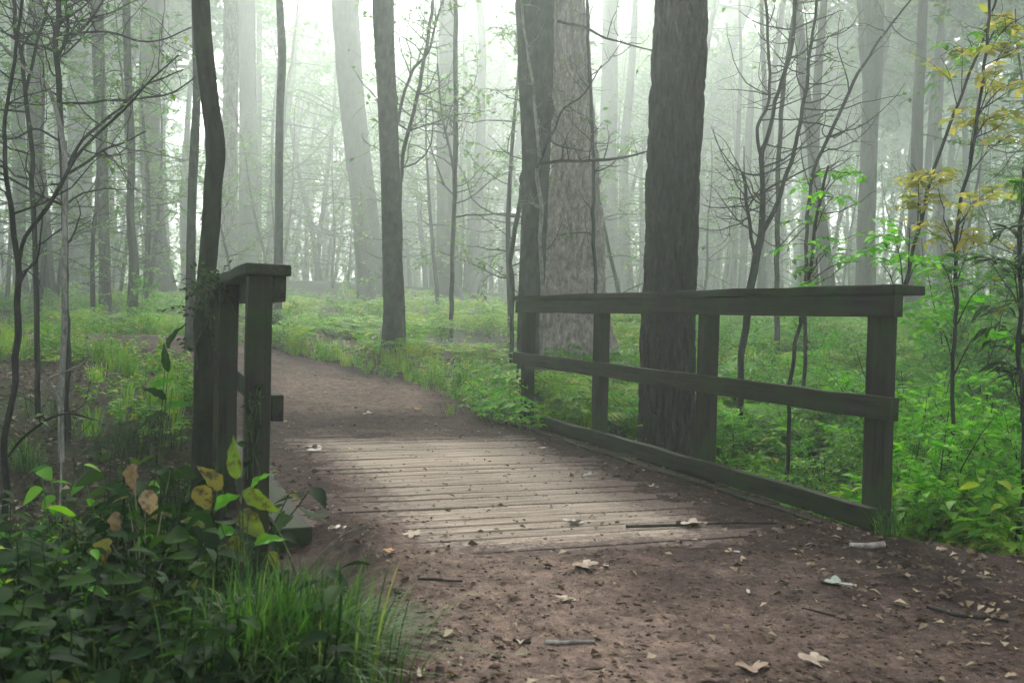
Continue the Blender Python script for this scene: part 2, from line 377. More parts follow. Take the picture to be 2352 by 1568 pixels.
# ------------------------------------------------------------------ ground, path
def mat_ground():
    mt, t, out = newmat('forest_floor')
    a = noise_at(t, .8, (1, 1, 1), 6, .7); b = noise_at(t, 26, (1, 1, 1), 5, .7); g = noise_at(t, .45, (1, 1, 1), 5, .65)
    c = ramp(t, b, [(.3, (.010, .0075, .006)), (.5, (.027, .02, .014)), (.72, (.075, .055, .037))])
    c = mix(t, ramp(t, a, [(.45, (0, 0, 0)), (.62, (.8, .8, .8))]), c, ramp(t, b, [(.3, (.02, .04, .015)), (.7, (.06, .10, .035))]))
    finish(t, out, c, .95, bump(t, b, 1, .04), .15); return mt
def mat_path():
    mt, t, out = newmat('trodden_dirt')
    w_ = nd(t, 'ShaderNodeAttribute', attribute_name='wear').outputs['Fac']
    a = noise_at(t, 1.7, (1, 1, 1), 7, .72); b = noise_at(t, 34, (1, 1, 1), 6, .75); f = noise_at(t, 130, (1, 1, 1), 3, .7)
    dark = ramp(t, b, [(.3, (.011, .006, .005)), (.5, (.042, .024, .0205)), (.72, (.098, .059, .049))])
    lite = ramp(t, b, [(.3, (.078, .050, .040)), (.5, (.19, .132, .105)), (.75, (.32, .235, .187))])
    s = nd(t, 'ShaderNodeMath', operation='MULTIPLY_ADD'); t.links.new(a, s.inputs[0]); s.inputs[1].default_value = 1.1; t.links.new(w_, s.inputs[2])
    c = mix(t, ramp(t, s.outputs[0], [(.55, (0, 0, 0)), (1.0, (1, 1, 1))]), dark, lite)
    m_ = noise_at(t, 9, (1, 1, 1), 6, .75); c = mix(t, .8, c, ramp(t, m_, [(.36, (.42, .40, .40)), (.5, (.9, .9, .9)), (.64, (1.35, 1.33, 1.3))]), 'MULTIPLY')
    c = mix(t, .6, c, ramp(t, f, [(.3, (.45, .43, .42)), (.7, (1.35, 1.35, 1.35))]), 'MULTIPLY')
    ad = nd(t, 'ShaderNodeMath', operation='ADD'); t.links.new(b, ad.inputs[0]); t.links.new(f, ad.inputs[1])
    finish(t, out, c, .95, bump(t, ad.outputs[0], .9, .018), .15); return mt
def grid_mesh(name, X, Y, Z, keep=None, extra=None, smooth=True):
    ny, nx = X.shape
    V = np.stack([X, Y, Z], -1).reshape(-1, 3)
    i = np.arange(ny - 1)[:, None] * nx; j = np.arange(nx - 1)[None]
    F = np.stack([i + j, i + j + 1, i + nx + j + 1, i + nx + j], -1).reshape(-1, 4)
    if keep is not None: F = F[keep.reshape(-1)[F].any(1)]
    use = np.zeros(len(V), bool); use[F] = True; idx = np.cumsum(use) - 1
    return make_mesh(name, V[use], [idx[F]], None, smooth, {k: v.reshape(-1)[use] for k, v in (extra or {}).items()})
def stretch(a, b, n, c, k):
    t = np.linspace(np.arcsinh((a - c) / k), np.arcsinh((b - c) / k), n); return c + k * np.sinh(t)
gx = stretch(-150, 190, 320, 1.5, 6); gy = stretch(-40, 190, 320, 7, 6)
X, Y = np.meshgrid(gx, gy); Z = terrain(X, Y)
s = sdf(PATH, X, Y); Z = Z - .06 * (1 - sm(-.15, .15, s)) - .9 * sm(0, 6, -Y - 12) * 0
deckin = (X > .35) & (X < 3.5) & (Y > 3.4) & (Y < 9.0)
Z = np.where(deckin, np.minimum(Z, -.24), Z)
tag(link('ground', grid_mesh('ground', X, Y, Z), mat_ground()), 'dark forest floor of soil and moss under the trees', 'ground', kind='structure')
px_ = np.arange(-9.2, 8.2, .034); py_ = np.concatenate([np.arange(-5, 1.2, .09), np.arange(1.2, 10, .026), np.arange(10, 15.9, .05)])
X, Y = np.meshgrid(px_, py_); s = sdf(PATH, X, Y) + .16 * pn(X * 2.2, Y * 2.2, 6) + .06 * pn(X * 8, Y * 8, 2)
Z = path_z(X, Y) - .10 * sm(-.10, .22, s)
wear = .55 * np.exp(-((X - 1.15 - .13 * (Y - 3.2)) / .42) ** 2) * (1 - sm(5, 9, Y)) + .75 * np.exp(-(((X - 2.1) / .75) ** 2 + ((Y - 10.6) / .9) ** 2)) - .22 * np.exp(-((Y - 8.6) / .55) ** 2) \
    - .25 * sm(2.2, 3.2, X) * (1 - sm(8, 10, Y)) - .15 * sm(-.5, -.1, s)
wear = wear + .14 - .12 * (1 - sm(-.02, .3, np.abs(sdf(PLANKZONE, X, Y) - .12)))
tag(link('path', grid_mesh('path', X, Y, Z, s < .24, {'wear': wear}), mat_path()), 'trodden brown dirt path running over the footbridge', 'path', kind='structure')

# ------------------------------------------------------------------ footbridge
def box(name, lo, hi, mat, parent, bevel=.005, cuts=0, wob=.0, seed=0):
    bm = bmesh.new(); bmesh.ops.create_cube(bm, size=1)
    lo = np.array(lo, float); hi = np.array(hi, float); d = hi - lo; c = (lo + hi) / 2
    bmesh.ops.scale(bm, vec=d, verts=bm.verts)
    bmesh.ops.bevel(bm, geom=bm.edges[:], offset=bevel, segments=2, profile=.6, affect='EDGES')
    if cuts:
        ax = int(np.argmax(d))
        es = [e for e in bm.edges if abs((e.verts[0].co - e.verts[1].co)[ax]) > .7 * d[ax]]
        bmesh.ops.subdivide_edges(bm, edges=es, cuts=cuts)
    me = bpy.data.meshes.new(name); bm.to_mesh(me); bm.free()
    if cuts:
        co = np.empty(len(me.vertices) * 3, np.float32); me.vertices.foreach_get('co', co); co = co.reshape(-1, 3).astype(float)
        a, b_, c_ = co[:, 0] * 2.2 + seed * 3.7, co[:, 1] * 2.2, co[:, 2] * 2.2
        co = co + np.stack([pn(a, b_, c_), pn(a + 9, b_, c_), pn(a, b_ + 9, c_)], 1) * wob + np.stack([pn(a * 9, b_ * 9, c_ * 9), pn(a * 9 + 9, b_ * 9, c_ * 9), pn(a * 9, b_ * 9 + 9, c_ * 9)], 1) * wob * .25
        me.vertices.foreach_set('co', co.astype(np.float32).ravel()); me.update()
    return link(name, me, mat, parent, Vector(c) - parent.location if parent is not None else c)
deck = thing('bridge_deck', 'footbridge deck of worn cross planks half buried under dirt', 'bridge', (1.86, 3.6, DECK_Z))
y = 3.62; k = 0
while y < 8.75:
    wd = .122 + .012 * random.random()
    dz = random.uniform(-.005, .004)
    o = box('plank', ((.50 if y > 4.5 else 1.08) + random.uniform(-.03, .03), y, DECK_Z - .04 + dz), ((3.24 if y > 4.15 else 2.95) + random.uniform(-.02, .02), y + wd, DECK_Z + dz), M['plank'], deck, .004, 44, .006, k)
    me = o.data; co = np.empty(len(me.vertices) * 3, np.float32); me.vertices.foreach_get('co', co); co = co.reshape(-1, 3)
    wx = co[:, 0] + (o.location.x + deck.location.x); wy = co[:, 1] + (o.location.y + deck.location.y)
    at_ = me.attributes.new('dust', 'FLOAT', 'POINT'); at_.data.foreach_set('value', (.0 + .36 * sm(-.45, .10, sdf(PLANKZONE, wx, wy) + .14 * pn(wx * 1.6, wy * 2.6, 7.0))).astype(np.float32))
    o.rotation_euler = (random.uniform(-.012, .012), random.uniform(-.001, .001), random.uniform(-.003, .003))
    y += wd + random.uniform(.004, .011); k += 1
box('edge_beam', (.535, 4.45, -.155), (.70, 8.7, -.052), M['rail_y'], deck, .008, 14, .012, 3)
box('edge_strip', (3.06, 4.0, -.09), (3.092, 8.5, -.050), M['rail_y'], deck, .004, 24, .02, 5)
box('bridge_girder', (.52, 3.7, -.42), (.66, 8.8, -.16), M['rail_y'], deck, .008)
box('bridge_girder', (3.08, 3.7, -.42), (3.22, 8.8, -.122), M['rail_y'], deck, .008)
MIDZ = .573
def railing(sgn, xin, ynear, yfar, posts, label, over):
    x0 = xin; b = thing('wooden_railing', label, 'railing', (xin + sgn * .1, posts[0], -.07), 'railings on either side of the footbridge')
    def bx(nm, xa, xb, ya, yb, za, zb, mat, **kw):
        return box(nm, (min(xa, xb), ya, za), (max(xa, xb), yb, zb), mat, b, **kw)
    xi = lambda d: xin + sgn * d
    for i, yp in enumerate(posts):
        bx('post', xi(.052), xi(.150), yp - .049, yp + .049, -.75, 1.048, M['rail_z'], bevel=.006, cuts=10, wob=.005, seed=i)
    bx('handrail_cap', xi(-.012), xi(.165), ynear - over, yfar + .03, 1.05, 1.096, M['rail_y'], bevel=.008, cuts=30, wob=.010, seed=1)
    bx('top_rail', xi(0), xi(.05), ynear, yfar, .944, 1.048, M['rail_y'], bevel=.006, cuts=30, wob=.008, seed=2)
    bx('middle_rail', xi(0), xi(.05), ynear, yfar + .03, MIDZ - .108, MIDZ, M['rail_y'], bevel=.006, cuts=30, wob=.010, seed=6)
    return b, bx
b, bx = railing(1, 3.21, 3.69, 8.72, [3.885, 5.46, 7.035, 8.61], 'dark wooden railing with four posts along the right of the bridge', .012)
bx('kick_board', 3.20, 3.258, 3.80, 8.0, -.06, .045, M['rail_y'], bevel=.006, cuts=30, wob=.014, seed=9)
b, bx = railing(-1, .516, 4.06, 8.92, [4.11, 5.69, 7.27, 8.85], 'dark wooden railing seen nearly end-on at the left of the bridge', .045)
bx('kick_board', .455, .512, 4.5, 8.7, -.05, .045, M['rail_y'], bevel=.006, cuts=20, wob=.012, seed=12)

# ------------------------------------------------------------------ trees
def bark_disp(kind, seed=0):
    def f(P, th, rad):
        x, y, z = P[..., 0], P[..., 1], P[..., 2]
        if kind == 'furrow':
            wv = .6 * pn(x * 5, y * 5, z * 4); n = pn(x * 24 + wv, y * 24 + wv, z * 3.4 + seed); n2 = pn(x * 48, y * 48, z * 12 + seed); b = pn(x * 3, y * 3, z * 1.1)
            return .040 * (np.minimum(np.abs(n), .28) / .28) ** .6 - .03 + .010 * n2 + .03 * b
        if kind == 'plate':
            wv = .8 * pn(x * 4, y * 4, z * 3); n = pn(x * 11 + wv, y * 11 + wv, z * 3.0 + seed); n2 = pn(x * 24, y * 24, z * 10 + seed); b = pn(x * 2, y * 2, z * .8)
            return .075 * (np.minimum(np.abs(n), .3) / .3) ** .7 - .05 + .03 * n2 + .05 * b
        if kind == 'knob':
            n = pn(x * 9, y * 9, z * 3.5 + seed); b = pn(x * 5, y * 5, z * 1.3)
            return rad * (.10 * b + .35 * np.maximum(0, n - .33) * 3 + .05 * pn(x * 30, y * 30, z * 14))
        return rad * (.10 * pn(x * 3 + seed, y * 3, z * 1.1) + .04 * pn(x * 14, y * 14, z * 5))
    return f
def px_line(pts, Z, seed=0, wave=0.0):
    rr = np.random.default_rng(seed)
    P, R_ = [], []
    for i, q in enumerate(pts):
        z = Z + (q[3] if len(q) > 3 else 0) + (wave * math.sin(i * 1.3 + seed) if wave else 0)
        P.append(at(q[0], q[1], z)); R_.append(q[2] / 2 / FPX * z)
    return np.array(P), np.array(R_)
CROWN = []
def crown_template(seed):
    rng = np.random.default_rng(100 + seed); mb = MB(); tips = []
    for k in range(9):
        a = k * 2.4 + rng.random(); el = .25 + .9 * rng.random()
        d = np.array([math.cos(a) * math.cos(el), math.sin(a) * math.cos(el), math.sin(el)])
        Q = walk((0, 0, -2.2 + .45 * k), d, 3.2 + 1.6 * rng.random(), rng, 9, .12, .03)
        q = np.linspace(.085, .02, len(Q)); mb.add(*tube(Q, q, 5))
        twigs(mb, Q, q, rng, 8, 1.7, 2, .2, .03, .85, .5, tips, 3)
    lf = MB(); V, F, idx = spray(tips, rng, 10, .30, .62, 1, jit=.45); n = idx.max() + 1
    lf.add(V, F, np.clip(rng.normal(.45, .22, n), 0, 1)[idx])
    return mb.mesh('crown_limbs'), lf.mesh('crown_leaves')
for i in range(4): CROWN.append(crown_template(i))
def ground_at(x, y): return float(floor_z(np.array([x]), np.array([y]))[0])
def tree(label, pts, Z, bark, seg=20, rings=70, disp='plain', height=15.0, crown=None, cs=1.0, flare=1.5, group=None, name='tree', cat='tree', seed=0, extra=None):
    """pts: base first; trunk follows the given points at depth Z, then grows on up to its crown"""
    rng = np.random.default_rng(seed + 500)
    P, R_ = px_line(pts, Z)
    d0 = unit(P[0] - P[1]); d0 = d0 / max(.2, -d0[2])
    g = terrain(P[0][0], P[0][1])
    for _ in range(6): tt = P[0][2] - float(terrain(*(P[0] + d0 * max(0, P[0][2] - g))[:2])); g = P[0][2] - tt
    drop = max(.0, P[0][2] - g)
    bpt = P[0] + d0 * drop
    if drop > .15: P = np.vstack([bpt, P]); R_ = np.r_[R_[0] * 1.08, R_]
    P[0][2] = float(terrain(P[0][0], P[0][1])); root = P[0].copy()
    P = np.vstack([P[0] + np.array([0, 0, -.25]), P]); R_ = np.r_[R_[0] * 1.1, R_]
    top = root[2] + height; dT = unit(P[-1] - P[-2]) ; r0 = R_[-1]; p = P[-1]
    while p[2] < top - .5:
        dT = unit(dT * .8 + np.array([0, 0, .2]) + rng.normal(size=3) * .05); stp = min(1.6, top - p[2]); p = p + dT * stp
        P = np.vstack([P, p]); R_ = np.r_[R_, r0 * max(.25, 1 - .75 * (p[2] - root[2]) / height)]
    Q, q = resample(P, rings, R_)
    if flare: q = q * (1 + (flare - 1) * np.exp(-np.maximum(0, Q[:, 2] - root[2]) / (.35 + 2 * R_[1])))
    if disp in ('furrow', 'plate', 'knob'):   # most rings where the trunk is in view
        zt = P[len(pts)][2] + .4; s_ = np.r_[0, np.cumsum(np.linalg.norm(np.diff(Q, axis=0), axis=1))]
        cut = np.interp(zt, Q[:, 2], s_); ns = np.r_[np.linspace(0, cut, rings)[:-1], np.linspace(cut, s_[-1], 30)]
        Q = np.stack([np.interp(ns, s_, Q[:, i]) for i in range(3)], 1); q = np.interp(ns, s_, q)
    t = thing(name, label, cat, root, group)
    mb = MB(); mb.add(*tube(Q, q, seg, bark_disp(disp, seed)))
    link('trunk', mb.mesh('trunk', root, True), bark, t)
    if crown is not None:
        lm, fo = CROWN[crown % 4]
        a = link('branches', lm, bark, t, Q[-1] - root); c = link('crown', fo, M['leaf_canopy'], t, Q[-1] - root)
        for o in (a, c): o.rotation_euler.z = seed * 1.7; o.scale = (cs,) * 3
    return t, Q, q, root
def limbs(t, root, lines, Z, mat, name='branch', seed=0, tw=None, foliage=None, wave=.12, n=22):
    """hand placed branches with random twigs; foliage = (material, per, length, width, fraction)"""
    rng = np.random.default_rng(seed + 40); tips = []
    for i, ln in enumerate(lines):
        P, R_ = px_line(ln, Z, seed + i, wave); Q, q = resample(P, n, R_)
        Q = Q + np.stack([pn(Q[:, 0] * 5, Q[:, 2] * 5, 1.5 + j * 3 + i) for j in range(3)], 1) * .03
        mb = MB(); mb.add(*tube(Q, q, 7))
        if tw: twigs(mb, Q, q, rng, tw[0], tw[1], tw[2] if len(tw) > 2 else 2, tw[3] if len(tw) > 3 else .25, tips=tips)
        link(name, mb.mesh(name, root, True), mat, t)
    if foliage and tips:
        r = spray(tips, rng, foliage[1], foliage[2], foliage[3], foliage[4])
        if r:
            V, F, idx = r; mb = MB(); nn = idx.max() + 1
            mb.add(V, F, np.clip(rng.normal(.5, .25, nn), 0, 1)[idx]); link('foliage', mb.mesh('foliage', root), foliage[0], t)
    return tips

T20 = tree('massive dark furrowed trunk standing just behind the right railing', [(1530, 1045, 120), (1533, 900, 118), (1537, 720, 117), (1543, 560, 118), (1547, 400, 121), (1553, 250, 121), (1560, 100, 117), (1565, 0, 112)], 8.3, M['bark_dark'], 150, 420, 'furrow', 17, 0, 1.1, 1.12, seed=1)
T17 = tree('broad pale trunk with flaky bark and flared roots, behind the mossy trunk', [(1312, 815, 172), (1312, 720, 145), (1315, 640, 130), (1318, 500, 115), (1320, 350, 98), (1312, 200, 80), (1305, 0, 66)], 14.0, M['bark_pale'], 130, 330, 'plate', 18, 1, 1.2, 1.35, seed=2)
T16 = tree('mossy grey trunk with pale vine in front of the broad flaky trunk', [(1216, 880, 54), (1218, 720, 56), (1224, 600, 58), (1230, 420, 62), (1231, 250, 72), (1230, 100, 84), (1230, 0, 90)], 11.0, M['bark_smooth'], 56, 220, 'knob', 15, 2, 1.0, 1.2, seed=3)
T1 = tree('near dark crooked trunk growing against the left railing', [(463, 1075, 46), (468, 900, 45), (471, 700, 43), (478, 600, 40), (486, 500, 41), (489, 430, 41), (496, 340, 44), (482, 230, 41), (470, 120, 41), (461, 0, 40)], 5.9, M['bark_mossy'], 56, 300, 'knob', 12, 3, .8, 1.15, seed=4)
T12 = tree('straight dark grey trunk at the bend of the path', [(905, 815, 50), (905, 700, 46), (900, 550, 43), (897, 400, 44), (888, 200, 46), (880, 0, 50)], 14.2, M['bark_smooth'], 36, 120, 'knob', 16, 0, 1.0, 1.25, seed=5)
T11 = tree('big fog-grey trunk leaning left, behind the straight dark grey trunk', [(856, 700, 54), (846, 560, 58), (828, 400, 57), (805, 200, 58), (793, 0, 62)], 34.0, M['bark_grey'], 30, 90, 'plain', 21, 1, 1.3, 1.4, seed=6)
T13 = tree('tall fog-grey trunk standing alone right of the path bend', [(1030, 695, 50), (1026, 500, 44), (1024, 300, 42), (1028, 100, 41), (1030, 0, 41)], 36.0, M['bark_grey'], 26, 80, 'plain', 22, 2, 1.2, 1.5, seed=7)
T19 = tree('fog-grey trunk between the broad flaky trunk and the massive dark one', [(1398, 655, 46), (1395, 400, 41), (1400, 200, 38), (1402, 0, 36)], 42.0, M['bark_grey'], 24, 70, 'plain', 21, 3, 1.2, 1.4, seed=8)
T24 = tree('dark forked trunk in the blue-grey haze above the railing end', [(1988, 655, 42), (1990, 500, 39), (1998, 300, 37), (2004, 170, 45), (2006, 0, 46)], 28.0, M['bark_grey'], 26, 90, 'plain', 17, 0, 1.2, 1.3, seed=9)
limbs(T24[0], T24[3], [[(2000, 230, 22), (1990, 170, 20), (1982, 110, 19), (1978, 40, 16), (1970, -120, 12)]], 28.0, M['bark_grey'], seed=9)
TREES = [
 ('slim grey trunk, third from the left edge, rising out of ferns', [(243, 725, 25), (238, 500, 24), (232, 300, 25), (225, 100, 27), (222, 0, 28)], 20.0, 'bark_grey', 16, 1),
 ('slim knobbly trunk with a swollen bend left of the stout grey trunk', [(304, 725, 22), (307, 600, 21), (299, 490, 17), (302, 350, 17), (295, 200, 17), (290, 0, 17)], 18.0, 'bark_smooth', 13, 2),
 ('stout violet-grey trunk left of the near crooked trunk', [(374, 700, 60), (362, 600, 50), (350, 450, 46), (343, 250, 45), (350, 80, 50), (352, 0, 50)], 32.0, 'bark_grey', 18, 3),
 ('wide very faint trunk in the gloom behind the left saplings', [(187, 690, 50), (182, 400, 46), (176, 0, 46)], 50.0, 'bark_grey', 18, 0),
 ('slender green-grey trunk directly left of the near crooked trunk', [(437, 812, 22), (440, 500, 20), (447, 330, 20), (452, 200, 17), (447, 0, 15)], 11.5, 'bark_smooth', 11, 1),
 ('pale furrowed trunk directly right of the near crooked trunk', [(522, 690, 46), (527, 400, 36), (531, 0, 34)], 31.0, 'bark_pale', 17, 2),
 ('even grey trunk above the near post of the left railing', [(570, 680, 46), (570, 300, 40), (566, 0, 38)], 42.0, 'bark_grey', 18, 3),
 ('very thin pale trunk close right of the even grey trunk', [(593, 670, 15), (594, 300, 14), (597, 0, 12)], 50.0, 'bark_grey', 14, 0),
 ('slim notched trunk above the end of the left handrail', [(636, 715, 20), (640, 600, 20), (641, 400, 18), (643, 250, 18), (648, 130, 20), (642, 0, 16)], 18.0, 'bark_smooth', 13, 1),
 ('pale slanting trunk leaning right beside the massive dark trunk', [(1600, 660, 26), (1606, 400, 25), (1622, 300, 24), (1650, 200, 24), (1690, 80, 24), (1725, 0, 24)], 55.0, 'bark_grey', 15, 2),
 ('wide faded trunk right of the massive dark trunk', [(1628, 660, 40), (1640, 500, 44), (1655, 350, 40), (1670, 150, 36), (1690, 0, 34)], 68.0, 'bark_grey', 18, 3),
 ('broken-topped snag behind the many-stemmed sapling', [(1705, 660, 18), (1712, 500, 18), (1720, 300, 17), (1725, 235, 15)], 40.0, 'bark_grey', 9.0, None),
 ('thin hazy trunk right of the broken snag', [(1766, 655, 16), (1768, 400, 14), (1775, 200, 14), (1800, 0, 12)], 40.0, 'bark_grey', 13, 0),
]
for i, (lab, pts, Zd, mt, hgt, cr) in enumerate(TREES):
    hgt = max(hgt, .34 * Zd + 3) if cr is not None else hgt
    tree(lab, pts, Zd, M[mt], 18, 60, 'plain', hgt, cr, 1.0 if hgt > 14 else .75, 1.3, seed=20 + i)
limbs(T16[0], T16[3], [[(1243, 860, 9), (1245, 640, 10), (1240, 560, 9), (1243, 480, 11), (1233, 400, 9), (1240, 370, 9), (1232, 300, 8), (1222, 180, 7), (1205, 80, 7), (1195, -40, 6)]], 10.62, M['bark_twig_pale'], 'vine', 3, (14, .5, 2), wave=0)
limbs(T16[0], T16[3], [[(1240, 380, 9), (1262, 371, 8), (1310, 371, 7), (1380, 369, 7), (1440, 360, 6), (1487, 348, 4)], [(1236, 385, 8), (1258, 330, 7), (1272, 300, 6), (1290, 255, 5), (1340, 215, 4), (1380, 150, 3)], [(1280, 52, 7), (1340, 62, 6), (1400, 90, 5), (1460, 105, 4), (1500, 115, 3)]], 10.6, M['bark_twig'], 'branch', 4, (7, .7, 2), (M['leaf_canopy'], 2, .08, .5, .25))
# roots of the broad flaky trunk
for k, ln in enumerate([[(1260, 700, 60), (1215, 740, 46), (1175, 768, 30), (1140, 785, 16)], [(1370, 720, 60), (1395, 770, 44), (1420, 800, 26)]]):
    P, R_ = px_line(ln, 13.6); Q, q = resample(P, 14, R_)
    for a in range(len(Q)): Q[a][2] = min(Q[a][2], ground_at(*Q[a][:2]) + q[a] * 1.5)
    mb = MB(); mb.add(*tube(Q, q, 16, bark_disp('plain'))); link('root', mb.mesh('root', T17[3], True), M['bark_pale'], T17[0])

# ------------------------------------------------------------------ saplings placed from the photograph
def sapling(label, stems, Z, mat, tw, fol=None, seed=0, pale=None, name='sapling', cat='sapling', branches=(), btw=None, wave=.05):
    P, R_ = px_line(stems[0], Z)
    g = terrain(P[0][0], P[0][1])
    root = np.array([P[0][0], P[0][1], float(g)])
    t = thing(name, label, cat, root)
    if P[0][2] > g + .02:
        stems = [list(stems[0])] + list(stems[1:])
        d = (root - CAM); zc = d @ CF
        stems[0] = [(1176 + FPX * (d @ CR) / zc, 784 - FPX * (d @ CU) / zc, stems[0][0][2] * 1.1, zc - Z)] + stems[0]
    limbs(t, root, stems, Z, M[mat], 'stem', seed, tw, fol, wave, 40)
    if branches: limbs(t, root, branches, Z, M[pale or mat], 'branch', seed + 7, btw or tw, fol, .15, 24)
    return t
GL = M['leaf_canopy']
sapling('crooked near sapling with a sharp elbow at the left edge', [[(4, 1300, 16), (12, 1060, 15), (22, 960, 14), (40, 760, 16), (45, 640, 14), (32, 540, 13), (20, 450, 11), (10, 350, 10), (18, 240, 8), (40, 120, 8), (60, -60, 6)]], 4.6, 'bark_twig', (10, .5, 2, .4), (GL, 2, .05, .55, .25), 1,
    branches=[[(44, 610, 9), (60, 545, 9), (110, 470, 10), (150, 405, 9), (200, 345, 7), (270, 270, 6), (340, 190, 5), (410, 130, 3)], [(14, 1050, 6), (60, 992, 6), (120, 960, 6), (165, 953, 5), (225, 965, 3)]], btw=(6, .3, 1))
sapling('dead pale branched stick on the bank below the left saplings', [[(140, 975, 5), (140, 920, 6), (125, 885, 6), (115, 868, 5), (150, 850, 5), (185, 835, 4), (206, 812, 3)]], 5.2, 'bark_twig_pale', (4, .12, 1), None, 31, name='dead_branch', cat='branch')
sapling('straight thin dark sapling, second from the left edge, forked above', [[(85, 840, 13), (80, 600, 12), (75, 400, 11), (62, 240, 10), (50, 150, 9), (20, -40, 8)], [(60, 215, 8), (78, 120, 7), (100, 40, 6), (120, -50, 5)]], 7.5, 'bark_twig', (16, 1.0, 2, .35), (GL, 3, .06, .55, .35), 2)
sapling('thin dark sapling with fanned bare branches reaching right', [[(155, 830, 14), (150, 600, 14), (146, 400, 14), (138, 200, 13), (131, 90, 13), (132, -60, 11)], [(140, 115, 9), (155, 50, 8), (145, -40, 7)]], 7.2, 'bark_twig', (14, .9, 2, .35), (GL, 3, .06, .55, .35), 3,
    branches=[[(150, 395, 8), (200, 310, 7), (270, 252, 6), (340, 190, 5), (420, 160, 3)], [(150, 402, 7), (220, 355, 6), (290, 325, 4), (335, 300, 3)], [(141, 240, 7), (220, 236, 6), (330, 226, 5), (390, 215, 4), (445, 180, 3)], [(135, 120, 7), (200, 50, 6), (250, -20, 4)], [(133, 80, 6), (250, 76, 5), (350, 95, 4), (440, 60, 3)], [(146, 330, 6), (90, 300, 5), (30, 320, 4), (-20, 300, 3)]], btw=(9, .6, 2))
sapling('pale wavy branch arching down across the left saplings', [[(150, 392, 13), (149, 340, 12), (140, 290, 11), (118, 215, 9), (95, 185, 8), (60, 160, 7), (25, 125, 6), (-10, 95, 5)]], 6.9, 'bark_twig_pale', (5, .3, 1), None, 4, name='hanging_branch', cat='branch')
sapling('thin sapling with forked arms right of the straight dark grey trunk', [[(922, 800, 9), (921, 600, 8), (920, 430, 8), (928, 350, 10), (945, 280, 9), (965, 190, 9), (985, 80, 8), (1000, -60, 7)], [(912, 285, 8), (925, 230, 7), (950, 160, 7), (985, 118, 6), (1000, 60, 5), (1025, -20, 4)]], 14.8, 'bark_twig', (16, 1.5, 2, .3), (GL, 4, .10, .55, .5), 5)
sapling('thin sapling in front of the lone tall fog-grey trunk', [[(1036, 720, 11), (1042, 500, 10), (1046, 420, 12), (1047, 250, 12), (1046, 0, 10), (1046, -80, 9)], [(1043, 400, 7), (1030, 330, 6), (1012, 245, 5), (1005, 150, 4)]], 17, 'bark_smooth', (16, 1.8, 2, .3), (GL, 5, .11, .55, .6), 6)
sapling('wavy thin sapling left of the mossy grey trunk', [[(1176, 735, 10), (1178, 640, 11), (1172, 600, 10), (1190, 490, 12), (1200, 400, 9), (1206, 330, 8), (1215, 200, 7), (1190, 60, 6), (1180, -60, 5)]], 13, 'bark_smooth', (12, 1.0, 2, .3), (GL, 4, .08, .55, .4), 7)
sapling('slender dark sapling in front of the broad flaky trunk', [[(1370, 800, 9), (1368, 660, 8), (1362, 500, 9), (1362, 300, 8), (1352, 100, 8), (1346, -60, 8)]], 12, 'bark_twig', (12, .9, 2, .3), (GL, 2, .08, .55, .2), 8)
sapling('many-stemmed dark sapling behind the middle of the right railing', [[(1700, 870, 15), (1712, 760, 17), (1735, 600, 19), (1746, 540, 17), (1752, 430, 12), (1750, 360, 12), (1765, 310, 10), (1790, 200, 9), (1820, 100, 9), (1828, -60, 9)], [(1748, 540, 13), (1790, 450, 10), (1830, 320, 9), (1850, 200, 8), (1870, 60, 7), (1880, -50, 6)], [(1733, 605, 9), (1722, 520, 8), (1716, 470, 8), (1705, 395, 6)], [(1750, 365, 8), (1736, 300, 8), (1762, 240, 7), (1768, 140, 7), (1755, -40, 6)]], 9.4, 'bark_twig', (15, .9, 2, .3), (GL, 2, .06, .55, .18), 9, wave=.15)
sapling('arching thin sapling leaning right above the railing', [[(1848, 820, 9), (1850, 650, 8), (1855, 500, 8), (1868, 400, 8), (1900, 320, 8), (1950, 210, 8), (2000, 120, 6), (2060, 40, 5), (2130, -50, 4)]], 10, 'bark_twig', (18, 1.0, 2, .3), (GL, 2, .06, .55, .15), 10)
sapling('upright grey sapling with bare twigs left of the dark forked trunk', [[(1782, 840, 14), (1785, 600, 12), (1788, 400, 11), (1800, 200, 10), (1830, 0, 9), (1840, -60, 8)]], 13.5, 'bark_smooth', (20, 1.3, 2, .3), (GL, 2, .08, .55, .2), 11)
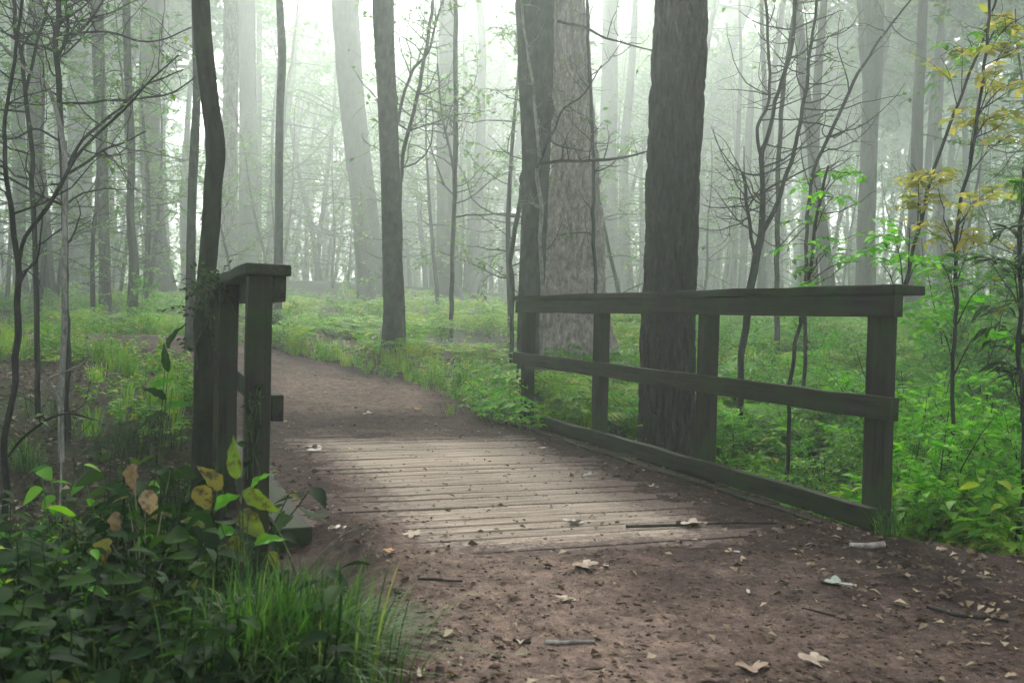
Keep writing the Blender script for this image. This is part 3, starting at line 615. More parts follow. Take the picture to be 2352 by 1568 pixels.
def leafy(label, stem, Z, mat, clusters, seed, name='sapling', cat='sapling', tw=(6, .4, 2, .3), L=.064, Wd=.5, spreadR=.22):
    """sapling with leaf sprays around given picture points: cluster = (px, py, radius px, leaves, material)"""
    t = sapling(label, stem, Z, mat, tw, None, seed)
    root = np.array(t.location); rng = np.random.default_rng(seed + 900)
    P0, R0 = px_line(stem[0], Z); Q0, q0 = resample(P0, 60, R0)
    fl = {}
    for (cx, cy, rad, n, mk) in clusters:
        br = MB(); fl = {}; c = at(cx, cy, Z + rng.uniform(-.35, .35)); R_ = rad * 1.3 / FPX * Z
        i = np.argmin(np.linalg.norm(Q0 - (c - np.array([0, 0, .25])), axis=1))
        main = resample(np.array([Q0[i], (Q0[i] + c) / 2 + np.array([0, 0, .05]), c]), 12)[0]; br.add(*tube(main, np.linspace(max(.002, q0[i] * .5), .0015, 12), 4))
        for s_ in range(max(4, n // (8 if mk == 'leaf_yellow' else 5))):
            a = rng.random() * 6.28; e = c + np.array([math.cos(a), math.sin(a), rng.uniform(-.35, .35)]) * R_ * (.5 + .6 * rng.random())
            st = main[rng.integers(4, 12)]; tw_ = resample(np.array([st, (st + e) / 2 + np.array([0, 0, .03]), e]), 8)[0]
            br.add(*tube(tw_, np.linspace(.0022, .001, 8), 3, cap=False))
            V, F, idx = spray([tw_], rng, 9, L, Wd, 1, True, .3); k = idx.max() + 1
            fl.setdefault(mk, MB()).add(V, F, np.clip(rng.normal(.5, .25, k), 0, 1)[idx])
        bo = link('branch', br.mesh('branch', root, True), M[mat], t)
        link('foliage', fl[mk].mesh('foliage', root), M[mk], bo)
    return t
B, Yw, Hh = 'leaf_bright', 'leaf_yellow', 'leaf_herb'
leafy('leaning sapling with bright green leaf sprays behind the railing', [[(1815, 880, 9), (1840, 730, 9), (1862, 600, 8), (1890, 430, 7), (1905, 380, 5)]], 7.4, 'bark_twig', [(1860, 400, 60, 22, B), (1950, 400, 55, 22, B), (1915, 450, 60, 26, B), (1880, 500, 60, 22, Hh), (1850, 560, 60, 20, B), (1930, 560, 70, 26, B), (1880, 620, 70, 22, Hh), (1830, 660, 60, 20, B), (1975, 600, 60, 20, B)], 1)
leafy('right-leaning slender sapling with golden and green leaves', [[(2050, 780, 8), (2085, 640, 8), (2110, 520, 8), (2150, 380, 8), (2200, 240, 7), (2250, 110, 6), (2300, -40, 5)]], 6.2, 'bark_twig', [(2110, 420, 60, 70, Yw), (2150, 400, 55, 60, Yw), (2130, 470, 60, 60, Yw), (2060, 560, 80, 34, B), (2020, 600, 70, 30, B), (2120, 600, 80, 30, B), (2090, 520, 60, 20, B), (2160, 130, 60, 26, Yw), (2210, 110, 60, 20, Hh)], 2)
leafy('dark upright sapling with yellow sprays near the right edge', [[(2190, 880, 9), (2197, 700, 9), (2198, 550, 9), (2215, 420, 8), (2240, 300, 8), (2258, 170, 7), (2280, -40, 6)]], 5.6, 'bark_twig', [(2230, 470, 80, 54, Yw), (2290, 450, 60, 40, Yw), (2180, 530, 80, 60, Yw), (2250, 545, 70, 50, Yw), (2160, 600, 60, 20, Hh), (2290, 270, 70, 60, Yw), (2240, 285, 50, 40, Yw), (2330, 110, 90, 70, Yw), (2350, 40, 80, 50, Yw), (2300, 160, 70, 50, Yw), (2345, 300, 60, 50, Yw), (2290, 70, 60, 26, Hh), (2340, 190, 50, 20, Yw), (2200, 700, 80, 26, B), (2270, 650, 70, 24, Hh), (2150, 740, 70, 22, B), (2260, 760, 80, 26, B)], 3)
leafy('dark drooping-leaved shrub cut by the right picture edge', [[(2345, 1120, 12), (2345, 900, 11), (2342, 700, 10), (2348, 500, 8), (2352, 380, 6)]], 4.9, 'bark_twig', [(2340, 520, 60, 26, 'leaf_dark'), (2320, 600, 60, 26, 'leaf_dark'), (2345, 690, 70, 30, 'leaf_dark'), (2330, 770, 60, 26, 'leaf_dark'), (2345, 850, 60, 24, 'leaf_dark'), (2345, 420, 50, 22, Hh)], 4, 'shrub', 'shrub', L=.10, Wd=.26)

# ------------------------------------------------------------------ background wood: individual trees and leafy understorey
UND = []
def under_template(seed):
    rng = np.random.default_rng(300 + seed); h = 4.5 + 3.2 * rng.random()
    P = walk((0, 0, -.15), (rng.normal() * .06, rng.normal() * .06, 1), h, rng, 12, .05, .06); q = np.linspace(.035 + .004 * h, .008, len(P))
    sb = MB(); sb.add(*tube(P, q, 8)); br = MB(); tips = []
    twigs(br, P, q, rng, 26, 1.9, 2, .16, .02, .95, .75, tips, 4, .45)
    lf = MB(); V, F, idx = spray(tips, rng, 10, .12, .55, .85, jit=.25); n = idx.max() + 1
    lf.add(V, F, np.clip(rng.normal(.5, .25, n), 0, 1)[idx])
    return sb.mesh('stem', smooth=True), br.mesh('branches'), lf.mesh('foliage')
for i in range(5): UND.append(under_template(i))
def place_under(r, u, k, sc, rz, label, group, mat='leaf_canopy'):
    x = r * math.sin(YAW) + u * math.cos(YAW); y = r * math.cos(YAW) - u * math.sin(YAW)
    t = thing('understory_tree', label, 'sapling', (x, y, float(terrain(x, y))), group); t.rotation_euler.z = rz; t.scale = (sc,) * 3
    last = t
    for nm, me, mt in zip(('stem', 'branches', 'foliage'), UND[k % 5], (M['bark_twig'], M['bark_twig'], GL)): last = link(nm, me, mt, last if nm == 'foliage' else t)
rng = np.random.default_rng(11)
def zone(r): return 'nearer wood behind the path' if r < 26 else 'middle wood' if r < 40 else 'farther foggy wood' if r < 60 else 'far white fog' if r < 95 else 'farthest white fog'
k = 0
for r0, r1, n, half in ((18, 26, 10, .62), (26, 40, 22, .66), (40, 60, 54, .66), (60, 95, 80, .60), (95, 150, 70, .56), (60, 115, 44, .26), (44, 72, 34, .27)):
    c = 0
    while c < n:
        r = rng.uniform(r0, r1); v = rng.uniform(-half, half); u = v * r
        x = r * math.sin(YAW) + u * math.cos(YAW); y = r * math.cos(YAW) - u * math.sin(YAW)
        if float(sdf(PATH, np.array([x]), np.array([y]))[0]) < .6: continue
        side = 'left' if v < -.12 else ('right' if v > .12 else 'middle')
        place_under(r, u, k, rng.uniform(.75, 1.25) * (1 + .9 * float(sm(35, 70, r)) + .6 * float(sm(80, 130, r)) + (1.0 if half < .3 else 0)), rng.random() * 6.28, 'thin leafy understorey tree in the %s of the %s' % (side, zone(r)), 'understorey trees in the %s of the %s' % (side, zone(r))); k += 1; c += 1
TR = []
def trunk_template(seed):
    rng = np.random.default_rng(700 + seed); h = 15 + 3 * rng.random()
    P = walk((0, 0, -.2), (rng.normal() * .05, rng.normal() * .05, 1), h, rng, 14, .035, .03); q = np.linspace(.22, .07, len(P)); Q, q = resample(P, 40, q)
    q = q * (1 + .5 * np.exp(-np.maximum(0, Q[:, 2]) / .5)); mb = MB(); mb.add(*tube(Q, q, 14, bark_disp('plain', seed)))
    return mb.mesh('trunk', smooth=True), Q[-1]
for i in range(5): TR.append(trunk_template(i))
def place_tree(r, u, k, sc, thick, rz, label, group, crown=True, cs=1.2):
    x = r * math.sin(YAW) + u * math.cos(YAW); y = r * math.cos(YAW) - u * math.sin(YAW)
    t = thing('forest_tree', label, 'tree', (x, y, float(terrain(x, y))), group); t.rotation_euler.z = rz
    tm, top = TR[k % 5]; o = link('trunk', tm, M['bark_grey'], t); o.scale = (thick, thick, sc)
    if not crown: return
    lm, fo = CROWN[k % 4]; pos = Vector((top[0] * thick, top[1] * thick, top[2] * sc))
    for nm, me, mt in (('branches', lm, M['bark_grey']), ('crown', fo, GL)):
        o = link(nm, me, mt, t, pos); o.scale = (cs,) * 3
k = 0
for r0, r1, n, half in ((24, 40, 18, .66), (40, 60, 36, .66), (60, 92, 70, .62), (92, 150, 80, .56)):
    c = 0
    while c < n:
        r = rng.uniform(r0, r1); v = rng.uniform(-half, half)
        if r < 40 and -.40 < v < .22: continue
        if r < 60 and -.2 < v < .05 and rng.random() < .6: continue
        side = 'left' if v < -.12 else ('right' if v > .12 else 'middle')
        place_tree(r, v * r, k, rng.uniform(.85, 1.1), rng.uniform(.5, 1.3) * (1 + .7 * float(sm(50, 120, r))), rng.random() * 6.28, 'faint fog-bound tree trunk in the %s of the %s' % (side, zone(r)), 'trunks in the %s of the %s' % (side, zone(r)), not (abs(v + .02) < .30 and 26 < r < 58), 1.5 if abs(v) > .22 else 1.2); k += 1; c += 1
# far-off thicket that reads as one mass in the fog
nf = 2600; rf = rng.uniform(58, 150, nf); vf = rng.uniform(-.66, .66, nf); Pf, Df = [], []
xf = rf * math.sin(YAW) + vf * rf * math.cos(YAW); yf = rf * math.cos(YAW) - vf * rf * math.sin(YAW); hf = np.abs(rng.normal(size=nf)) * 2.6 + .2; zf = terrain(xf, yf)
for a_, b_, c_ in zip(xf, yf, zf + hf):
    Pf.append(np.array([a_, b_, c_]) + rng.normal(size=(16, 3)) * np.array([.9, .9, .35]))
Pf = np.concatenate(Pf); gz = terrain(Pf[:, 0], Pf[:, 1]); Pf[:, 2] = np.maximum(Pf[:, 2], gz + .15); n = len(Pf); l = rng.uniform(.25, .5, n)
V, F, idx = leaves(Pf, rnd_dirs(n, rng), np.array([0, 0, 1.]) + rng.normal(size=(n, 3)) * .35, l, l * .55)
mb = MB(); mb.add(V, F, np.clip(rng.normal(.5, .25, n), 0, 1)[idx]); tag(link('far_thicket', mb.mesh('far_thicket'), GL), 'misty leafy thicket closing the far wood at the horizon', 'thicket', kind='stuff')
# unseen trees added beyond both sides to shade the edges of the view
for i in range(36):
    left = i % 2 == 0; r = 7 + .7 * i + rng.random(); v = (-1 if left else 1) * (rng.uniform(.66, .95) + (.35 if r < 14 else 0))
    place_tree(r, v * r, i, .95, .8, i * 1.1, 'unseen tree added off the %s side to shade the wood' % ('left' if left else 'right'), 'unseen trees added for shade on the %s side' % ('left' if left else 'right'), True, 1.35)
for i in range(12):
    left = i < 7; r = rng.uniform(16, 24) if left else rng.uniform(14, 26); v = rng.uniform(-.62, -.30) if left else rng.uniform(.36, .62)
    place_under(r, v * r, i, rng.uniform(.8, 1.25), i * 1.3, 'leafy understorey tree in the dark %s edge of the wood' % ('left' if left else 'right'), 'understorey trees in the dark %s edge' % ('left' if left else 'right'))

# ------------------------------------------------------------------ undergrowth
def template(kind, seed):
    rng = np.random.default_rng(seed); mb = MB()
    if kind in ('leafy', 'herb'):
        for s_ in range(rng.integers(2, 5)):
            h = rng.uniform(.22, .5); P = walk((rng.normal() * .012, rng.normal() * .012, -.03), (rng.normal() * .25, rng.normal() * .25, 1), h, rng, 6, .1, 0)
            mb.add(*tube(P, np.linspace(.004, .0015, len(P)), 3, cap=False), .25)
            n = rng.integers(7, 12); t = np.linspace(.3, 1, n) * (len(P) - 1.001); i = t.astype(int); p = P[i] + (P[i + 1] - P[i]) * (t - i)[:, None]
            a = np.arange(n) * 2.4 + rng.random(); D = np.stack([np.cos(a), np.sin(a), rng.uniform(-.3, .3, n)], 1); l = rng.uniform(.05, .10, n)
            if kind == 'herb': l = l * rng.uniform(.6, 1.25); D[:, 2] -= .25
            V, F, idx = leaves(p, D, np.array([0, 0, 1.]) + rng.normal(size=(n, 3)) * (.5 if kind == 'herb' else .25), l, l * .5, 2 if kind == 'herb' else True); mb.add(V, F, np.clip(rng.normal(.5, .2, n), 0, 1)[idx])
    elif kind == 'fern':
        for f in range(rng.integers(6, 9)):
            a = f * 2.4 + rng.random(); L_ = rng.uniform(.35, .6)
            P = resample(np.array([(0, 0, -.02), (math.cos(a) * L_ * .35, math.sin(a) * L_ * .35, L_ * .55), (math.cos(a) * L_ * .9, math.sin(a) * L_ * .9, L_ * .5)]), 16)[0]
            mb.add(*tube(P, np.linspace(.003, .001, 16), 3, cap=False), .35)
            T = unit(np.gradient(P, axis=0)); sd = unit(np.cross(T, [0, 0, 1.]))
            for s_ in (-1, 1):
                ii = np.arange(3, 16); l = .13 * L_ / .5 * np.sin(np.linspace(.5, 3.0, len(ii))) + .01
                V, F, idx = leaves(P[ii], sd[ii] * s_ + T[ii] * .35, np.cross(sd[ii], T[ii]), l, .022, False); mb.add(V, F, np.clip(rng.normal(.6, .15, len(ii)), 0, 1)[idx])
    elif kind == 'grass':
        n = rng.integers(26, 40)
        for b_ in range(n):
            a = rng.random() * 6.28; L_ = rng.uniform(.15, .38); o = rng.normal(size=2) * .045; lean = rng.uniform(.15, .75)
            P = np.array([(o[0], o[1], -.02), (o[0] + math.cos(a) * L_ * lean * .35, o[1] + math.sin(a) * L_ * lean * .35, L_ * .6), (o[0] + math.cos(a) * L_ * lean, o[1] + math.sin(a) * L_ * lean, L_ * (.95 - lean * .5))])
            sd = np.array([-math.sin(a), math.cos(a), 0]) * rng.uniform(.002, .004)
            V = np.array([P[0] - sd, P[0] + sd, P[1] - sd, P[1] + sd, P[2]]); mb.add(V, [np.array([[0, 1, 3, 2]]), np.array([[2, 3, 4]])], np.clip(rng.normal(.5, .22), 0, 1))
    elif kind == 'low':
        for s_ in range(rng.integers(7, 12)):
            a = rng.random() * 6.28; d = rng.uniform(.02, .16); h = rng.uniform(.05, .17); c = np.array([math.cos(a) * d, math.sin(a) * d, h])
            mb.add(*tube(np.array([(c[0] * .4, c[1] * .4, -.02), c]), [.0015, .001], 3, cap=False), .4)
            b3 = a + np.array([-1.1, 0, 1.1]); D = np.stack([np.cos(b3), np.sin(b3), [.05] * 3], 1); l = rng.uniform(.04, .075)
            V, F, idx = leaves(np.repeat(c[None], 3, 0), D, np.array([0, 0, 1.]) + rng.normal(size=3) * .2, l, l * .6, True); mb.add(V, F, np.clip(rng.normal(.55, .2), 0, 1))
    return mb.arrays()
TPL = {k: [template(k, 10 * j + 3) for j in range(6)] for k in ('leafy', 'fern', 'grass', 'low', 'herb')}
TPM = {}
def tpl_mesh(kind, j):
    if (kind, j) not in TPM: V, F, T = TPL[kind][j]; TPM[kind, j] = make_mesh(kind, V, F, T)
    return TPM[kind, j].copy() if False else TPM[kind, j]
def scatter(name, label, cat, items, mat):
    """items: (kind, x, y, scale, tint shift)"""
    rng = np.random.default_rng(len(items)); acc = MB()
    zs = floor_z(np.array([i[1] for i in items]), np.array([i[2] for i in items]))
    for (kind, x, y, sc, dt), z in zip(items, zs):
        V, F, T = TPL[kind][rng.integers(6)]; a = rng.random() * 6.28; c, s_ = math.cos(a), math.sin(a); tx, ty = rng.normal(size=2) * .1
        W_ = np.stack([V[:, 0] * c - V[:, 1] * s_, V[:, 0] * s_ + V[:, 1] * c, V[:, 2]], 1) * sc
        W_[:, 0] += W_[:, 2] * tx; W_[:, 1] += W_[:, 2] * ty
        acc.add(W_ + np.array([x, y, z]), F, np.clip(T + dt, 0, 1))
    V, F, T = acc.arrays(); o0 = np.array([items[0][1], items[0][2], 0]); me = make_mesh(name, V - o0, F, T)
    return tag(link(name, me, mat, None, o0), label, cat, None, 'stuff')
rng = np.random.default_rng(21)
def clear(x, y, m=.1):
    if .30 < x < 3.42 and 3.3 < y < 9: return False
    return float(sdf(PATH, np.array([x]), np.array([y]))[0]) > m
reg = {'right': [], 'left': [], 'back': [], 'grass': [], 'near': []}
N = 9000
rr_ = 2.2 + (42 - 2.2) * rng.random(N) ** 1.25; vv_ = rng.uniform(-.72, .72, N)
uu_ = rr_ * vv_; xx_ = rr_ * math.sin(YAW) + uu_ * math.cos(YAW); yy_ = rr_ * math.cos(YAW) - uu_ * math.sin(YAW)
sd_ = sdf(PATH, xx_, yy_); den = pn(xx_ * .45, yy_ * .45, 1.7); tn = pn(xx_ * .5, yy_ * .5, 9.2)
for r, u, x, y, s_, dn, t_ in zip(rr_, uu_, xx_, yy_, sd_, den, tn):
    if s_ < .10 or (.30 < x < 3.42 and 3.3 < y < 9.0): continue
    if r > 7 and rng.random() < .35 + .3 * sm(18, 40, r): continue
    v = u / r; tint = .55 * t_
    if x > 3.3 and r < 24 and v > .03:       # right of the bridge: lush
        kk = rng.choice(['leafy', 'leafy', 'leafy', 'low', 'low', 'low', 'grass', 'leafy'] if r < 9 else ['leafy', 'leafy', 'low', 'grass', 'fern']); 
        for q_ in range(3): reg['right'].append((kk, x + q_ * abs(rng.normal()) * .2, y + q_ * rng.random() * .12, rng.uniform(.65, 1.2) * (1 + .4 * float(sm(7, 11, r))), tint + .05))
    elif r < 12 and x < .4:
        if r > 4.3 and dn < -.02 - .2 * float(sm(8, 10.5, r)): continue
        kk = rng.choice(['leafy', 'low', 'grass', 'grass']); 
        for q_ in range(2): reg['left' if r > 7.5 else 'near'].append((kk, x - q_ * .2 * rng.random(), y + q_ * rng.normal() * .2, rng.uniform(.6, 1.05), tint + .05 + .2 * float(sm(6, 10, r))))
    else:
        if dn < -.18 + .22 * (1 - float(sm(17, 24, r))) or r < 6: continue
        kk = rng.choice(['leafy', 'grass', 'fern', 'low', 'low', 'leafy', 'leafy', 'low', 'grass'] if r > 12 else ['leafy', 'low', 'grass']); 
        for q_ in range(2): reg['back'].append((kk, x + q_ * rng.normal() * .25 * (s_ > .6), y + q_ * .2 * rng.random() * (s_ > .6), rng.uniform(.6, 1.2), tint + .15))
N = 5200
ex = rng.uniform(-9, 5.5, N); ey = rng.uniform(8.6, 17, N); es = sdf(PATH, ex, ey)
for x, y, q_ in zip(ex, ey, es):
    if -.3 < q_ < .75 and rng.random() < (1 if q_ > .02 else .10 * math.exp(q_ / .15) * 3) and not (x < 3.42 and y < 9) and rng.random() < .75: reg['back'].append((('grass', 'low', 'grass', 'leafy')[rng.integers(4)], x, y, rng.uniform(.4, .85), .12 + .3 * rng.normal() * .5))
scatter('undergrowth', 'bright green leafy undergrowth beyond the right railing', 'undergrowth', reg['right'], M['leaf_herb'])
scatter('undergrowth', 'low herbs and grass on the bank left of the bridge', 'undergrowth', reg['left'], M['leaf_herb'])
scatter('undergrowth', 'dark tangle of small herbs filling the left foreground', 'undergrowth', reg['near'], M['leaf_dark'])  # leaf colour darkened to stand for dim light in the foreground
scatter('undergrowth', 'yellow-green low growth on the forest floor beyond the bend', 'undergrowth', reg['back'], M['leaf_herb'])
BUSH = []
for i in range(4):
    rb = np.random.default_rng(60 + i); sb = MB(); tips = []
    for k in range(rb.integers(2, 5)):
        P = walk((rb.normal() * .04, rb.normal() * .04, -.05), (rb.normal() * .3, rb.normal() * .3, 1), rb.uniform(.8, 1.4), rb, 9, .1, .04); q = np.linspace(.007, .002, len(P))
        sb.add(*tube(P, q, 5)); twigs(sb, P, q, rb, 11, .42, 2, .25, .02, .9, .75, tips, 3)
    V, F, idx = spray(tips, rb, 9, .056, .55, .95, True, .35); fb = MB(); fb.add(V, F, np.clip(rb.normal(.5, .22, idx.max() + 1), 0, 1)[idx])
    BUSH.append((sb.mesh('stems'), fb.mesh('foliage'), fb.mesh('foliage')))
def place_bush(x, y, k, sc, label, group, mat):
    t = thing('shrub', label, 'shrub', (x, y, ground_at(x, y)), group); t.rotation_euler.z = k * 1.9; t.scale = (sc,) * 3
    link('stems', BUSH[k % 4][0], M['bark_twig'], t); link('foliage', BUSH[k % 4][1 if mat == 'leaf_herb' else 2], M[mat], t)
k = c = 0
while c < 62:
    r = rng.uniform(5.5, 15); v = rng.uniform(.12, .62); u = r * v; x = r * math.sin(YAW) + u * math.cos(YAW); y = r * math.cos(YAW) - u * math.sin(YAW)
    if x < 3.9 or math.hypot(x - T20[3][0], y - T20[3][1]) < .6: continue
    place_bush(x, y, k, rng.uniform(.55, 1.0), 'leafy green shrub in the undergrowth beyond the right railing', 'shrubs beyond the right railing', 'leaf_herb' if rng.random() < .55 else 'leaf_bright'); k += 1; c += 1
c = 0
while c < 44:
    r = rng.uniform(4.8, 8.5); v = rng.uniform(.36, .62); u = r * v; x = r * math.sin(YAW) + u * math.cos(YAW); y = r * math.cos(YAW) - u * math.sin(YAW)
    if x < 3.7 or y < 3.6: continue
    place_bush(x, y, k, rng.uniform(.55, .95), 'vivid leafy shrub crowding the bank beside the near right post', 'shrubs beside the near right post', 'leaf_bright' if c % 3 else 'leaf_herb'); k += 1; c += 1
c = 0
while c < 22:
    r = rng.uniform(6.0, 13); v = rng.uniform(.40, .64); u = r * v; x = r * math.sin(YAW) + u * math.cos(YAW); y = r * math.cos(YAW) - u * math.sin(YAW)
    if x < 3.9: continue
    place_bush(x, y, k, rng.uniform(1.15, 1.75), 'tall vivid bush rising above the rail at the far right', 'tall bushes at the far right', 'leaf_bright' if c % 2 else 'leaf_herb'); k += 1; c += 1
c = 0
while c < 26:
    r = rng.uniform(13, 22); v = rng.uniform(-.6, .12); u = r * v; x = r * math.sin(YAW) + u * math.cos(YAW); y = r * math.cos(YAW) - u * math.sin(YAW)
    if not clear(x, y, .8): continue
    place_bush(x, y, k, rng.uniform(.4, .75), 'low pale green shrub on the floor beyond the path bend', 'low shrubs beyond the path bend', 'leaf_herb'); k += 1; c += 1
# leaf litter
N = 46000
r = 2 + 26 * rng.random(N) ** 1.5; v = rng.uniform(-.7, .7, N); u = r * v
x = r * math.sin(YAW) + u * math.cos(YAW); y = r * math.cos(YAW) - u * math.sin(YAW); s = sdf(PATH, x, y); dn = pn(x * .8, y * .8, 4.4)
onp = s < 0
keep = np.where(onp, (rng.random(N) < .07 + .6 * np.exp(s / .22) + .45 * sm(1.9, 2.9, x) * (y < 4)), rng.random(N) < .75 + .8 * dn)
x, y = x[keep], y[keep]
bx_, by_ = rng.uniform(-4.5, .35, 9000), rng.uniform(3.2, 12.5, 9000); ok = sdf(PATH, bx_, by_) > .05
rx_, ry_ = rng.uniform(3.0, 7.5, 5000), rng.uniform(8.8, 15, 5000); ok2 = sdf(PATH, rx_, ry_) > -.1
x = np.concatenate([x, bx_[ok], rx_[ok2]]); y = np.concatenate([y, by_[ok], ry_[ok2]]); n = len(x)
P = np.stack([x, y, floor_z(x, y) + .006 + .008 * rng.random(n)], 1); a = rng.random(n) * 6.28
D = np.stack([np.cos(a), np.sin(a), rng.normal(size=n) * .15], 1); l = rng.uniform(.025, .075, n) * np.where(sdf(PATH, x, y) < 0, .7, 1)
V, F, idx = leaves(P, D, np.array([0, 0, 1.]) + rng.normal(size=(n, 3)) * .3, l, l * rng.uniform(.4, .75, n), False, .25, rng.choice([-.3, .25]))
mb = MB(); mb.add(V, F, np.clip(rng.normal(.48, .22, n) + .22 * (sdf(PATH, x, y) < -.15) + .16 * ((x < .35) & (y < 12.5)), 0, 1)[idx]); tag(link('leaf_litter', mb.mesh('leaf_litter'), M['litter']), 'brown leaf litter strewn over banks and path edges', 'leaf litter', kind='stuff')
# crumbs of bark, twig and soil on the path
N = 26000
r = 2.2 + 12 * rng.random(N) ** 1.6; v = rng.uniform(-.45, .62, N); u = r * v
x = r * math.sin(YAW) + u * math.cos(YAW); y = r * math.cos(YAW) - u * math.sin(YAW); s = sdf(PATH, x, y); pz = sdf(PLANKZONE, x, y)
keep = (s < -.02) & (rng.random(N) < np.where(pz < 0, .25, .8)); x, y = x[keep], y[keep]; n = len(x)
sz = .0018 + .0065 * rng.random(n) ** 2 * (1 + 1.4 * (rng.random(n) < .04)); a = rng.random(n) * 6.28; el = 1 + 1.6 * rng.random(n) ** 2
oc = np.array([(1, 0, 0), (-1, 0, 0), (0, 1, 0), (0, -1, 0), (0, 0, .8), (0, 0, -.5)]); of = np.array([(0, 2, 4), (2, 1, 4), (1, 3, 4), (3, 0, 4), (2, 0, 5), (1, 2, 5), (3, 1, 5), (0, 3, 5)])
lx = oc[None, :, 0] * (sz * el)[:, None]; ly = oc[None, :, 1] * sz[:, None]; lz = oc[None, :, 2] * sz[:, None] * .7
V = np.stack([x[:, None] + lx * np.cos(a)[:, None] - ly * np.sin(a)[:, None], y[:, None] + lx * np.sin(a)[:, None] + ly * np.cos(a)[:, None], floor_z(x, y)[:, None] + lz + .002], -1).reshape(-1, 3)
V += rng.normal(size=V.shape) * .001
F = (np.arange(n)[:, None, None] * 6 + of[None]).reshape(-1, 3)
mb = MB(); mb.add(V, F, np.repeat(np.clip(rng.normal(.42, .28, n), 0, 1), 6)); tag(link('soil_crumbs', mb.mesh('soil_crumbs'), M['litter']), 'small crumbs of soil, bark and twig scattered on path', 'debris', kind='stuff')

# ------------------------------------------------------------------ plants one can pick out
def plant(name, label, cat, kind, px, py, sc, mat, j, group=None, dr=0.0):
    p = hit(px, py)
    d = unit(np.array([CF[0], CF[1], 0])); p = p + d * dr; p[2] = ground_at(p[0], p[1])
    t = tag(link(name, tpl_mesh(kind, j % 6).copy(), mat, None, p), label, cat, group); t.scale = (sc,) * 3; t.rotation_euler.z = px * .37
    return t
for i, (a, b_, sc) in enumerate([(1690, 1075, 1.15), (1735, 1090, 1.2), (1780, 1105, 1.2), (1830, 1120, 1.3), (1880, 1135, 1.3), (1925, 1150, 1.25), (1960, 1140, 1.3), (1850, 1085, 1.2), (1905, 1100, 1.3), (1790, 1075, 1.1), (1715, 1065, .9), (1760, 1095, 1.0), (1805, 1115, 1.0), (1860, 1110, 1.1), (1900, 1140, 1.0), (1945, 1125, 1.1), (1825, 1095, 1.0), (1745, 1070, .9), (1930, 1105, 1.2), (1880, 1080, 1.1)]):
    q = at(a, b_, 6.4 - .003 * (a - 1690)); x, y = q[0], q[1]
    t = tag(link('leafy_plant', tpl_mesh('low' if i % 2 else 'leafy', i % 6).copy(), M['leaf_bright'], None, (x, y, max(q[2] - .22, ground_at(x, y)))), 'vivid green low plant behind the near half of the kick board', 'plant', 'vivid plants behind the kick board')
    t.location.z = ground_at(x, y); t.scale = (sc * .9,) * 3; t.rotation_euler.z = i * 1.3
for i, (x, y, sc, k_) in enumerate([(3.06, 8.5, 1.0, 'leafy'), (3.12, 8.28, 1.3, 'low'), (2.96, 8.68, 1.3, 'low'), (3.08, 8.05, 1.2, 'low'), (3.0, 8.42, 1.3, 'low'), (3.1, 7.88, 1.0, 'low'), (2.92, 8.92, .9, 'leafy'), (3.1, 8.75, 1.1, 'leafy'), (3.3, 8.85, 1.1, 'leafy'), (3.12, 8.6, 1.4, 'low'), (2.98, 9.2, 1.1, 'low'), (3.16, 9.05, 1.0, 'leafy')]):
    o = tag(link('leafy_plant', tpl_mesh(k_, i % 6).copy(), M['leaf_bright'], None, (x, y, ground_at(x, y))), 'vivid green plant crowding the far end of the right railing', 'plant', 'vivid plants at the far post'); o.scale = (sc * 1.15,) * 3; o.rotation_euler.z = i * 2.2
for i, (a, b_, sc) in enumerate([(700, 790, 1.0), (760, 770, 1.2), (830, 800, 1.1), (960, 800, 1.3), (1010, 790, 1.2), (870, 820, .9), (930, 830, 1.0), (330, 735, 1.7), (390, 740, 1.5), (355, 745, 1.4)]):
    plant('fern', 'pale fern clump beyond the path' if i < 7 else 'fern with tall fronds below the stout violet-grey trunk', 'fern', 'fern', a, b_, sc, M['leaf_herb'], i, 'ferns beyond the path' if i < 7 else 'ferns below the stout trunk')
for i, (x, y, sc) in enumerate([(5.6, 8.2, 1.2), (6.4, 8.8, 1.4), (5.2, 9.4, 1.2), (7.2, 8.0, 1.3), (6.0, 7.2, 1.1), (7.6, 9.6, 1.5)]):
    t = tag(link('fern', tpl_mesh('fern', i).copy(), M['leaf_herb'], None, (x, y, ground_at(x, y))), 'arching fern among the undergrowth seen through the right railing', 'fern', 'ferns seen through the railing'); t.scale = (sc,) * 3

# left foreground thicket: leaf colour made darker to stand for the dim light
for i in range(88):
    pxx = rng.uniform(-120, 800); pyy = rng.uniform(1130, 1640)
    if pxx > 520 + (pyy - 1130) * .55 or (pxx > 400 and pyy > 1330): continue
    p = hit(pxx, pyy)
    if not clear(p[0], p[1], .04): continue
    kk = ('herb', 'herb', 'low')[i % 3]
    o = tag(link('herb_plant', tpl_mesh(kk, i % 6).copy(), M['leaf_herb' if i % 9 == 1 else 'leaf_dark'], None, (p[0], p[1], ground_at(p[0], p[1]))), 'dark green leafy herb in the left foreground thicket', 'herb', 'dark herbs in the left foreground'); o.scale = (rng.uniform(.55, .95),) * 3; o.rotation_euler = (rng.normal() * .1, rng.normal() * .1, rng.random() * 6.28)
for i in range(20):
    p = at(rng.uniform(120, 620), 1300, rng.uniform(3.0, 3.9))
    if not clear(p[0], p[1], .05): continue
    o = tag(link('herb_plant', tpl_mesh('herb', i % 6).copy(), M['leaf_herb' if i % 5 == 1 else 'leaf_dark'], None, (p[0], p[1], ground_at(p[0], p[1]))), 'taller dark herb below the left railing, behind the foreground thicket', 'herb', 'taller herbs below the left railing'); o.scale = (rng.uniform(.9, 1.4),) * 3; o.rotation_euler = (rng.normal() * .1, rng.normal() * .1, rng.random() * 6.28)
